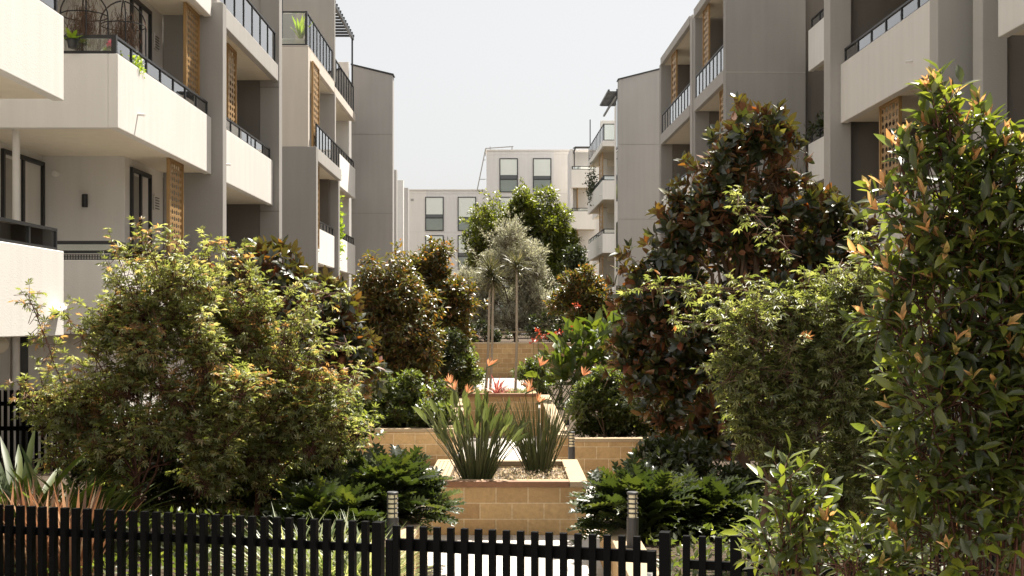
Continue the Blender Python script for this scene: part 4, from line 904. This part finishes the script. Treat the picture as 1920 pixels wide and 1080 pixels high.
shrub('hedge_shrub', 'dark shrubs behind the rusty trees left of the path', 'shrub', 44, clumps_px([(790, 670, 50, 50), (840, 660, 40, 40), (700, 700, 60, 50), (640, 700, 50, 60)], 31), 1400, hk(.12), 'dark_leaf', .62)
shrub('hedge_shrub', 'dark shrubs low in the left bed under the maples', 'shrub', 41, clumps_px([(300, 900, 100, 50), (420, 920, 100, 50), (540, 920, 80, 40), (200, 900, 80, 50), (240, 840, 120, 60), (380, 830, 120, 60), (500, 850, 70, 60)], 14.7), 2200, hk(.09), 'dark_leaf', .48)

# big magnolia and maple in the right bed
cl = clumps_px([(1402, 240, 34, 34), (1450, 255, 42, 36), (1385, 290, 50, 42), (1440, 320, 60, 45), (1320, 345, 48, 40), (1380, 380, 75, 50), (1470, 380, 65, 50), (1270, 420, 48, 40), (1330, 450, 75, 55), (1440, 460, 90, 60), (1540, 440, 50, 45), (1215, 490, 45, 42),
                (1280, 530, 80, 62), (1400, 560, 100, 70), (1195, 565, 52, 50), (1190, 680, 45, 60), (1230, 640, 65, 60), (1340, 650, 95, 75), (1230, 730, 55, 60), (1320, 760, 85, 75), (1600, 430, 38, 30), (1500, 540, 80, 60), (1430, 730, 90, 80), (1290, 840, 60, 40), (1590, 520, 70, 60)], 16.4, .7)
tree('magnolia_tree', 'big pyramid magnolia with rusty brown leaf backs rising on the right', 'tree', 41, np.array([3.0, 16.4, .6]), cl, 1750, fn_whorl(MAG, .18, 8), 'magnolia_leaf', 'bark', .085, 2.2, .12, .6, .5, sprays=14, spray_len=.3)
cl = clumps_px([(1600, 545, 50, 26), (1660, 590, 60, 50), (1530, 590, 90, 42), (1620, 620, 90, 80),  (1480, 640, 90, 55), (1420, 615, 50, 25), (1560, 720, 110, 80), (1450, 730, 80, 60), (1650, 760, 70, 110), (1520, 830, 110, 80), (1620, 900, 90, 80), (1430, 830, 50, 50), (1540, 930, 80, 60), (1680, 640, 50, 80), (1370, 680, 45, 30)], 11.5, .55)
rg2 = np.random.default_rng(9); ex2 = [shoot(p, 11.3, n, rg2) for p, n in (([(1480, 470), (1420, 410), (1385, 372)], 16), ([(1500, 600), (1400, 545), (1300, 535), (1200, 545)], 30), ([(1420, 640), (1340, 610), (1260, 600)], 20), ([(1480, 700), (1400, 690), (1350, 720)], 16))]
t_, _ = tree('maple_tree', 'green maple with fine pointed leaves in front of the big right magnolia', 'tree', 42, np.array([2.15, 11.5, .48]), cl, 3000, fn_palm(.076), 'maple_leaf_green', 'bark', .045, 1.5, .17, .45, .35, sub=(9, .25, .45), sprays=60, spray_len=.34,
     extra=(np.concatenate([e[0] for e in ex2]), np.concatenate([e[1] for e in ex2])))
for e in ex2: leafobj('shoot', 'red_bark', t_, [segs(e[2][:-1], e[2][1:], .006, .004, 4)], (2.15, 11.5, .48))

# lilly pilly at the right edge, nearest plant
LP = T_oval(.34, .22, .16)
def lilly(label, seed, base, cl, n, spires, Y, size=.088):
    rng = np.random.default_rng(seed); base = np.array(base, float); root = empty('lilly_pilly', tuple(base), 0, label, 'shrub')
    P, O, _ = twigs(rng, cl, n, .7, .3); sh = []
    for pts, m_ in spires:
        p, o, w_ = shoot(pts, Y, m_, rng); P = np.concatenate([P, p]); O = np.concatenate([O, nrm(o + [0, 0, .5])]); sh.append(w_)
    leafobj('foliage', 'lilly_leaf', root, twig_leaves(rng, P, O, .13, 6, LP, size, .0, .75), base)
    tipk = (rng.random(len(P)) < .16); ns = sum(s_[1] for s_ in spires)
    if ns: tipk[-ns:] = rng.random(ns) < .8
    tipk &= rng.random(len(P)) < np.clip((P[:, 2] - E + .55) * 1.3, .15, 1)
    tipk[:3] = True
    tp = P[tipk] + O[tipk] * .12
    leafobj('young_foliage', 'young_leaf', root, whorl_leaves(rng, tp, nrm(O[tipk] + [0, 0, .8]), 3, T_oval(.3, .3, .05), size * .85, .5), base)
    st = [segs(P - O * .1, P + O * .13, .003, .0015, 4)]
    for w_ in sh: st.append(segs(w_[:-1], w_[1:], .006, .0035, 5))
    q = rng.choice(len(P), 40); mid = base + (P[q] - base) * np.array([.55, .55, .45]) + rng.normal(size=(40, 3)) * .1
    A_ = base + rng.normal(size=(40, 3)) * np.array([.05, .05, 0]); st += [segs(A_, mid, .009, .006, 5), segs(mid, P[q], .006, .003, 4)]
    leafobj('stem', 'red_bark', root, st, base); return root
cl = clumps_px([(1785, 290, 26, 50), (1760, 360, 42, 46), (1870, 325, 34, 44), (1820, 390, 80, 60), (1900, 370, 40, 60), (1770, 440, 70, 55), (1860, 480, 90, 80), (1740, 530, 45, 50), (1800, 600, 95, 90), (1900, 620, 90, 110), (1770, 730, 90, 90), (1880, 780, 110, 110), (1760, 860, 85, 90), (1880, 930, 110, 100), (1720, 950, 50, 70), (1790, 1030, 100, 80), (1720, 660, 40, 50), (1960, 500, 70, 130), (1970, 800, 80, 200)], 4.9, .65)
lilly('tall lilly pilly with orange new tips filling the right edge', 51, (1.85, 4.95, 0), cl, 900, [([(1785, 340), (1782, 260), (1778, 195)], 16), ([(1730, 420), (1700, 350), (1690, 310)], 9), ([(1860, 340), (1855, 280), (1852, 240)], 10), ([(1900, 330), (1905, 290), (1910, 262)], 5), ([(1740, 460), (1700, 420), (1672, 402)], 8), ([(1770, 300), (1752, 240), (1748, 210)], 8), ([(1700, 640), (1670, 610), (1650, 600)], 7), ([(1720, 560), (1690, 520), (1660, 500)], 7)], 4.9)
cl = clumps_px([(1490, 960, 30, 40), (1480, 1020, 50, 40), (1535, 1065, 36, 30), (1470, 1090, 40, 40)], 5.0, .9)
lilly('low lilly pilly shoot rising before the right fence', 52, (1.12, 5.0, 0), cl, 48, [([(1490, 1000), (1478, 930), (1470, 892)], 9)], 5.0)
cl = clumps_px([(1590, 1060, 34, 26), (1640, 1080, 40, 30)], 4.9, .9)
lilly('lowest lilly pilly tuft at the bottom edge between the other two', 53, (1.32, 4.9, 0), cl, 34, [], 4.9)

# ------------------------------------------------------------------ lobed philodendrons
LOB = T_lobed()
def philo(label, seed, cpx, Y, rad, h, n, size=.36, zb=.48, leaf='fern_leaf', group='lobed philodendrons beside the path'):
    rng = np.random.default_rng(seed); x = (cpx - 960) * Y / F; b = np.array([x, Y, zb]); root = empty('philodendron', tuple(b), 0, label, 'plant', group)
    a = rng.random(n) * 2 * math.pi; el = np.arcsin(rng.random(n) ** .75); d = np.stack([np.cos(a) * np.cos(el), np.sin(a) * np.cos(el), np.sin(el)], 1)
    P = b + d * np.array([rad, rad, h]) * (.68 + .3 * rng.random(n))[:, None]; D = nrm(d * [1, 1, .55] + [0, 0, .12] + rng.normal(size=(n, 3)) * .2); Nn = nrm([0, 0, 1.1] + d * .5 + rng.normal(size=(n, 3)) * .25)
    leafobj('foliage', leaf, root, [place(LOB, P - D * size * .3, D, Nn, size * (.7 + .5 * rng.random(n)), '')], b)
    A_ = np.tile(b, (n, 1)) + rng.normal(size=(n, 3)) * [.08, .08, 0]; M_ = (A_ + P) / 2 + [0, 0, .1]
    leafobj('stem', 'dark_leaf', root, [segs(A_, M_, .007, .006, 4), segs(M_, P - D * size * .3, .006, .004, 4)], b); return root
philo('large lobed leaf philodendron left of the central planter', 61, 722, 13.9, .70, .70, 400, .30)
philo('smaller philodendron between the left maple and the large one', 62, 615, 13.2, .6, .46, 230, .30)
philo('large lobed leaf philodendron right of the central planter behind the bollard', 63, 1200, 13.2, .60, .62, 340, .30)
philo('dark philodendron in the shade of the big magnolia', 64, 1320, 13.4, .55, .5, 200, .30)
philo('philodendron low behind the fence left of the left bollard', 65, 655, 11.6, .42, .25, 110, .26, .3)

# ------------------------------------------------------------------ strap leaved plants
def straps(name, label, cat, seed, b, n, L0, tm, leaf, up=.9, spread=.12, group=None, part='leaves', root=None):
    rng = np.random.default_rng(seed); b = np.array(b, float)
    if root is None: root = empty(name, tuple(b), 0, label, cat, group)
    a = rng.random(n) * 2 * math.pi; t = rng.random(n) ** .8 * up; d = np.stack([np.cos(a) * np.sin(t), np.sin(a) * np.sin(t), np.cos(t)], 1)
    P = b + np.stack([np.cos(a), np.sin(a), np.zeros(n)], 1) * spread * rng.random(n)[:, None]; Nn = nrm(np.stack([-np.cos(a), -np.sin(a), np.zeros(n)], 1) * np.cos(t)[:, None] + np.array([0, 0, 1]) * np.sin(t)[:, None] + rng.normal(size=(n, 3)) * .25)
    leafobj(part, leaf, root, [place(tm, P, d, Nn, L0 * (.6 + .5 * rng.random(n)), '')], b); return root
def strel(label, seed, x, y, z, n_leaf, n_stalk, L0, flowers, lean=.56, r=.17, paddle=.28):
    rng = np.random.default_rng(seed); b = np.array([x, y, z]); root = empty('bird_of_paradise', tuple(b), 0, label, 'plant', 'bird of paradise clumps in the central planter')
    n = n_leaf + n_stalk; a = rng.random(n) * 2 * math.pi; t = rng.random(n) ** .7 * lean; d = np.stack([np.cos(a) * np.sin(t), np.sin(a) * np.sin(t) * .7, np.cos(t)], 1)
    P = b + np.stack([np.cos(a) * r, np.sin(a) * r * .7, np.zeros(n)], 1) * (rng.random(n)[:, None] ** .5); L_ = L0 * (.62 + .42 * rng.random(n)); M_ = P + d * (L_ * .5)[:, None]; Q = P + d * L_[:, None] + np.stack([np.cos(a), np.sin(a), -np.ones(n) * .2], 1) * (t ** 2 * .35 * L_)[:, None]
    leafobj('stalks', 'strelitzia_leaf', root, [segs(P, M_, .008, .0065, 5), segs(M_, Q, .0065, .003, 5)], b)
    k = np.arange(n) < n_leaf; D = nrm(Q - M_)[k]; Nn = sphere(rng, k.sum()) * [1, .6, .3]
    if n_leaf: leafobj('leaves', 'strelitzia_leaf', root, [place(T_oval(.30, .35, .08), Q[k] - D * .14, D, Nn, paddle * (.75 + .5 * rng.random(k.sum())), '')], b)
    for (px, py, yy, s_) in flowers:
        h = W(px, py, yy); w0 = b + np.array([(h[0] - x) * .25, (yy - y) * .3, 0])
        st = MB().tube([w0 - b, (w0 + h) / 2 - b + np.array([0, 0, .03]), h - b], [.008, .007, .006], 6)
        hd = Vector((s_, -.2, .45)).normalized(); st.tube([h - b, Vector(h - b) + hd * .10, Vector(h - b) + hd * .19], [.011, .013, .002], 6)
        st.build('flower_stem', 'strelitzia_leaf', root)
        m = 6; dd = nrm(np.array([[s_ * (-.2 + .2 * i), rng.normal() * .25, 1.0 - .13 * i] for i in range(m)]))
        leafobj('flower', 'orange_petal', root, [place(T_oval(.2, .3, .02), np.tile(h, (m, 1)) + np.array([s_ * .03, 0, .02]), dd, sphere(rng, m), (.11 + .05 * rng.random(m)), '')], b)
    return root
strel('leafy bird of paradise clump at the left of the planter', 71, -.46, 16.55, .58, 78, 100, 1.08, [(858, 735, 16.3, -1), (872, 742, 16.6, 1), (912, 690, 16.5, 1), (850, 722, 16.7, -1)])
strel('reedy leafless bird of paradise clump at the right of the planter', 72, .36, 17.2, .58, 0, 130, 1.15, [(985, 738, 17.0, 1), (1005, 758, 16.9, 1), (1008, 690, 17.2, 1), (1090, 708, 17.3, 1), (998, 730, 17.3, -1)], .52, .14)
rng = np.random.default_rng(81); n = 2600
P = np.stack([rng.uniform(-.15, .70, n), rng.uniform(16.28, 17.6, n), .585 + rng.random(n) ** 2 * .09], 1); P[:700, 0] = rng.uniform(-.8, .1, 700); P[:700, 2] = .585 + rng.random(700) * .02
gc = leafobj('ground_cover', 'cover_leaf', None, [place(T_kite(.6), P, nrm(sphere(rng, n) + [0, 0, .8]), nrm(sphere(rng, n) + [0, 0, 1]), .028 + .03 * rng.random(n), '')])
tag(gc, 'pale pink and cream variegated ground cover at the feet of the bird of paradise', 'ground cover', None, 'stuff')
# dragon trees in the second planter
def dragon(label, seed, x, y, z, tops):
    rng = np.random.default_rng(seed); root = empty('dragon_tree', (x, y, z), 0, label, 'tree', 'slim dragon trees in the second planter'); b = np.array([x, y, z])
    for (px, py, dx) in tops:
        h = W(px, py, y); a0 = b + [dx, 0, 0]
        MB().tube([a0 - b, (a0 * .6 + h * .4) - b + np.array([.02, 0, 0]), h - b], [.035, .03, .028], 8).build('trunk', 'pale_bark', root)
        n = 190; d = sphere(rng, n) + np.array([0, 0, .28]); Nn = nrm(np.array([0, 0, 1.]) + rng.normal(size=(n, 3)) * .3)
        leafobj('crown', 'cord_leaf', root, [place(T_blade(.045, .22, 4), np.tile(h, (n, 1)) + rng.normal(size=(n, 3)) * [.02, .02, .07], d, Nn, .34 + .16 * rng.random(n), '')], b)
dragon('left slim dragon tree with two pale stems in the second planter', 91, -.60, 31.3, .90, [(919, 512, -.04), (925, 525, .06)])
dragon('right slim dragon tree with a single pale stem in the second planter', 92, .08, 31.1, .90, [(969, 500, 0)])
straps('cordyline', 'small pink red spiky cordyline between the dragon tree stems', 'plant', 93, (-.36, 30.6, .90), 60, .55, T_blade(.07, .35, 4), 'pink_leaf', 1.1, .04)
n = 700; rng = np.random.default_rng(94)
o = leafobj('ground_cover', 'grass_leaf', None, [place(T_blade(.06, .2, 3), np.stack([rng.uniform(-.86, .38, n), rng.uniform(30.25, 32.3, n), np.full(n, .89)], 1), nrm(sphere(rng, n) * [1, 1, .2] + [0, 0, 1]), sphere(rng, n), .12 + .12 * rng.random(n), '')])
tag(o, 'short thin grass covering the second planter', 'ground cover', None, 'stuff')
# big leaved canna with red flowers
rng = np.random.default_rng(95); b = np.array([1.75, 31, .64]); r_ = empty('canna', tuple(b), 0, 'large leaved bright green canna with red flowers on the right', 'plant')
cl = clumps_px([(1030, 690, 30, 30), (1060, 660, 36, 38), (1100, 650, 40, 45), (1140, 650, 45, 50), (1090, 700, 60, 36), (1160, 690, 40, 40)], 31, .8); P, O, _ = twigs(rng, cl, 230, .9, .2)
leafobj('leaves', 'canna_leaf', r_, [place(T_oval(.42, .25, .25), P, nrm(O * [1, 1, .7] + [0, 0, .35]), nrm(sphere(rng, len(P)) * .7 + [0, -.2, .8]), .46 * (.7 + .5 * rng.random(len(P))), '')], b)
q = rng.choice(len(P), 70); A_ = b + rng.normal(size=(70, 3)) * [.5, .2, 0]; leafobj('stem', 'canna_leaf', r_, [segs(A_, P[q], .014, .008, 5)], b)
for (px, py) in ((1008, 622), (1050, 624), (1078, 617), (1084, 574), (1000, 640), (1020, 632)):
    h = W(px, py, 31); m = 14
    MB().tube([h - b + np.array([.05, .05, -1.1]), h - b], [.008, .006], 5).build('flower_stem', 'canna_leaf', r_)
    leafobj('flower', 'red_petal', r_, [place(T_oval(.45, .2, .2), np.tile(h, (m, 1)) + rng.normal(size=(m, 3)) * .04, nrm(sphere(rng, m) + [0, 0, .6]), sphere(rng, m), .075 + .03 * rng.random(m), '')], b)
# strap leaved plants at the lower left
BL = T_blade(.075, .45, 6)
for i, (px, y, h, lab) in enumerate(((35, 12.4, 1.15, 'strap leaved ginger clump at the far left edge'), (95, 12.0, .95, 'strap leaved ginger clump beside the coppery stalks'), (165, 12.3, .85, 'strap leaved clump under the left shoots of the maple'))):
    straps('ginger_plant', lab, 'plant', 100 + i, ((px - 960) * y / F, y, .48), 75, h, BL, 'strap_leaf', .85, .15, 'strap leaved plants at the lower left')
for i, (px, y, lab) in enumerate(((15, 11.2, 'coppery pink stalks in the very corner at left'), (75, 11.1, 'coppery pink stalks just right of the corner clump'), (135, 11.0, 'coppery pink stalks behind the fence under the maple shoots'))):
    straps('copper_grass', lab, 'plant', 110 + i, ((px - 960) * y / F, y, .48), 70, .80, T_blade(.04, .12, 4), 'copper_leaf', .5, .2, 'coppery stalks behind the left fence')
for i, (px, y, lab) in enumerate(((590, 11.0, 'pale arching grass tuft behind the fence, left one'), (640, 10.7, 'pale arching grass tuft behind the fence, second from the gate'), (690, 10.9, 'pale arching grass tuft beside the left gate post'), (540, 11.2, 'green arching grass tuft low beneath the broad maple'))):
    straps('grass_tuft', lab, 'plant', 120 + i, ((px - 960) * y / F, y, .2), 260, .8, T_blade(.022, .55, 5), 'grass_leaf', .9, .12, 'grass tufts behind the fence')
# leaf litter and low ground cover in the beds
rng = np.random.default_rng(130); n = 9000
X = np.concatenate([rng.uniform(-6, -1.3, n // 2), rng.uniform(1.3, 6, n // 2)]); Yy = rng.uniform(9.3, 14.2, n); Yy[:n // 2] = rng.uniform(10.7, 14.4, n // 2)
o = leafobj('ground_cover', 'hedge_leaf', None, [place(T_kite(.4), np.stack([X, Yy, np.full(n, .48) + rng.random(n) * .12], 1), nrm(sphere(rng, n) + [0, 0, .5]), nrm(sphere(rng, n) + [0, 0, 1]), .06 + .06 * rng.random(n), '')])
tag(o, 'low green ground cover and leaf litter in the beds behind the fence', 'ground cover', None, 'stuff')
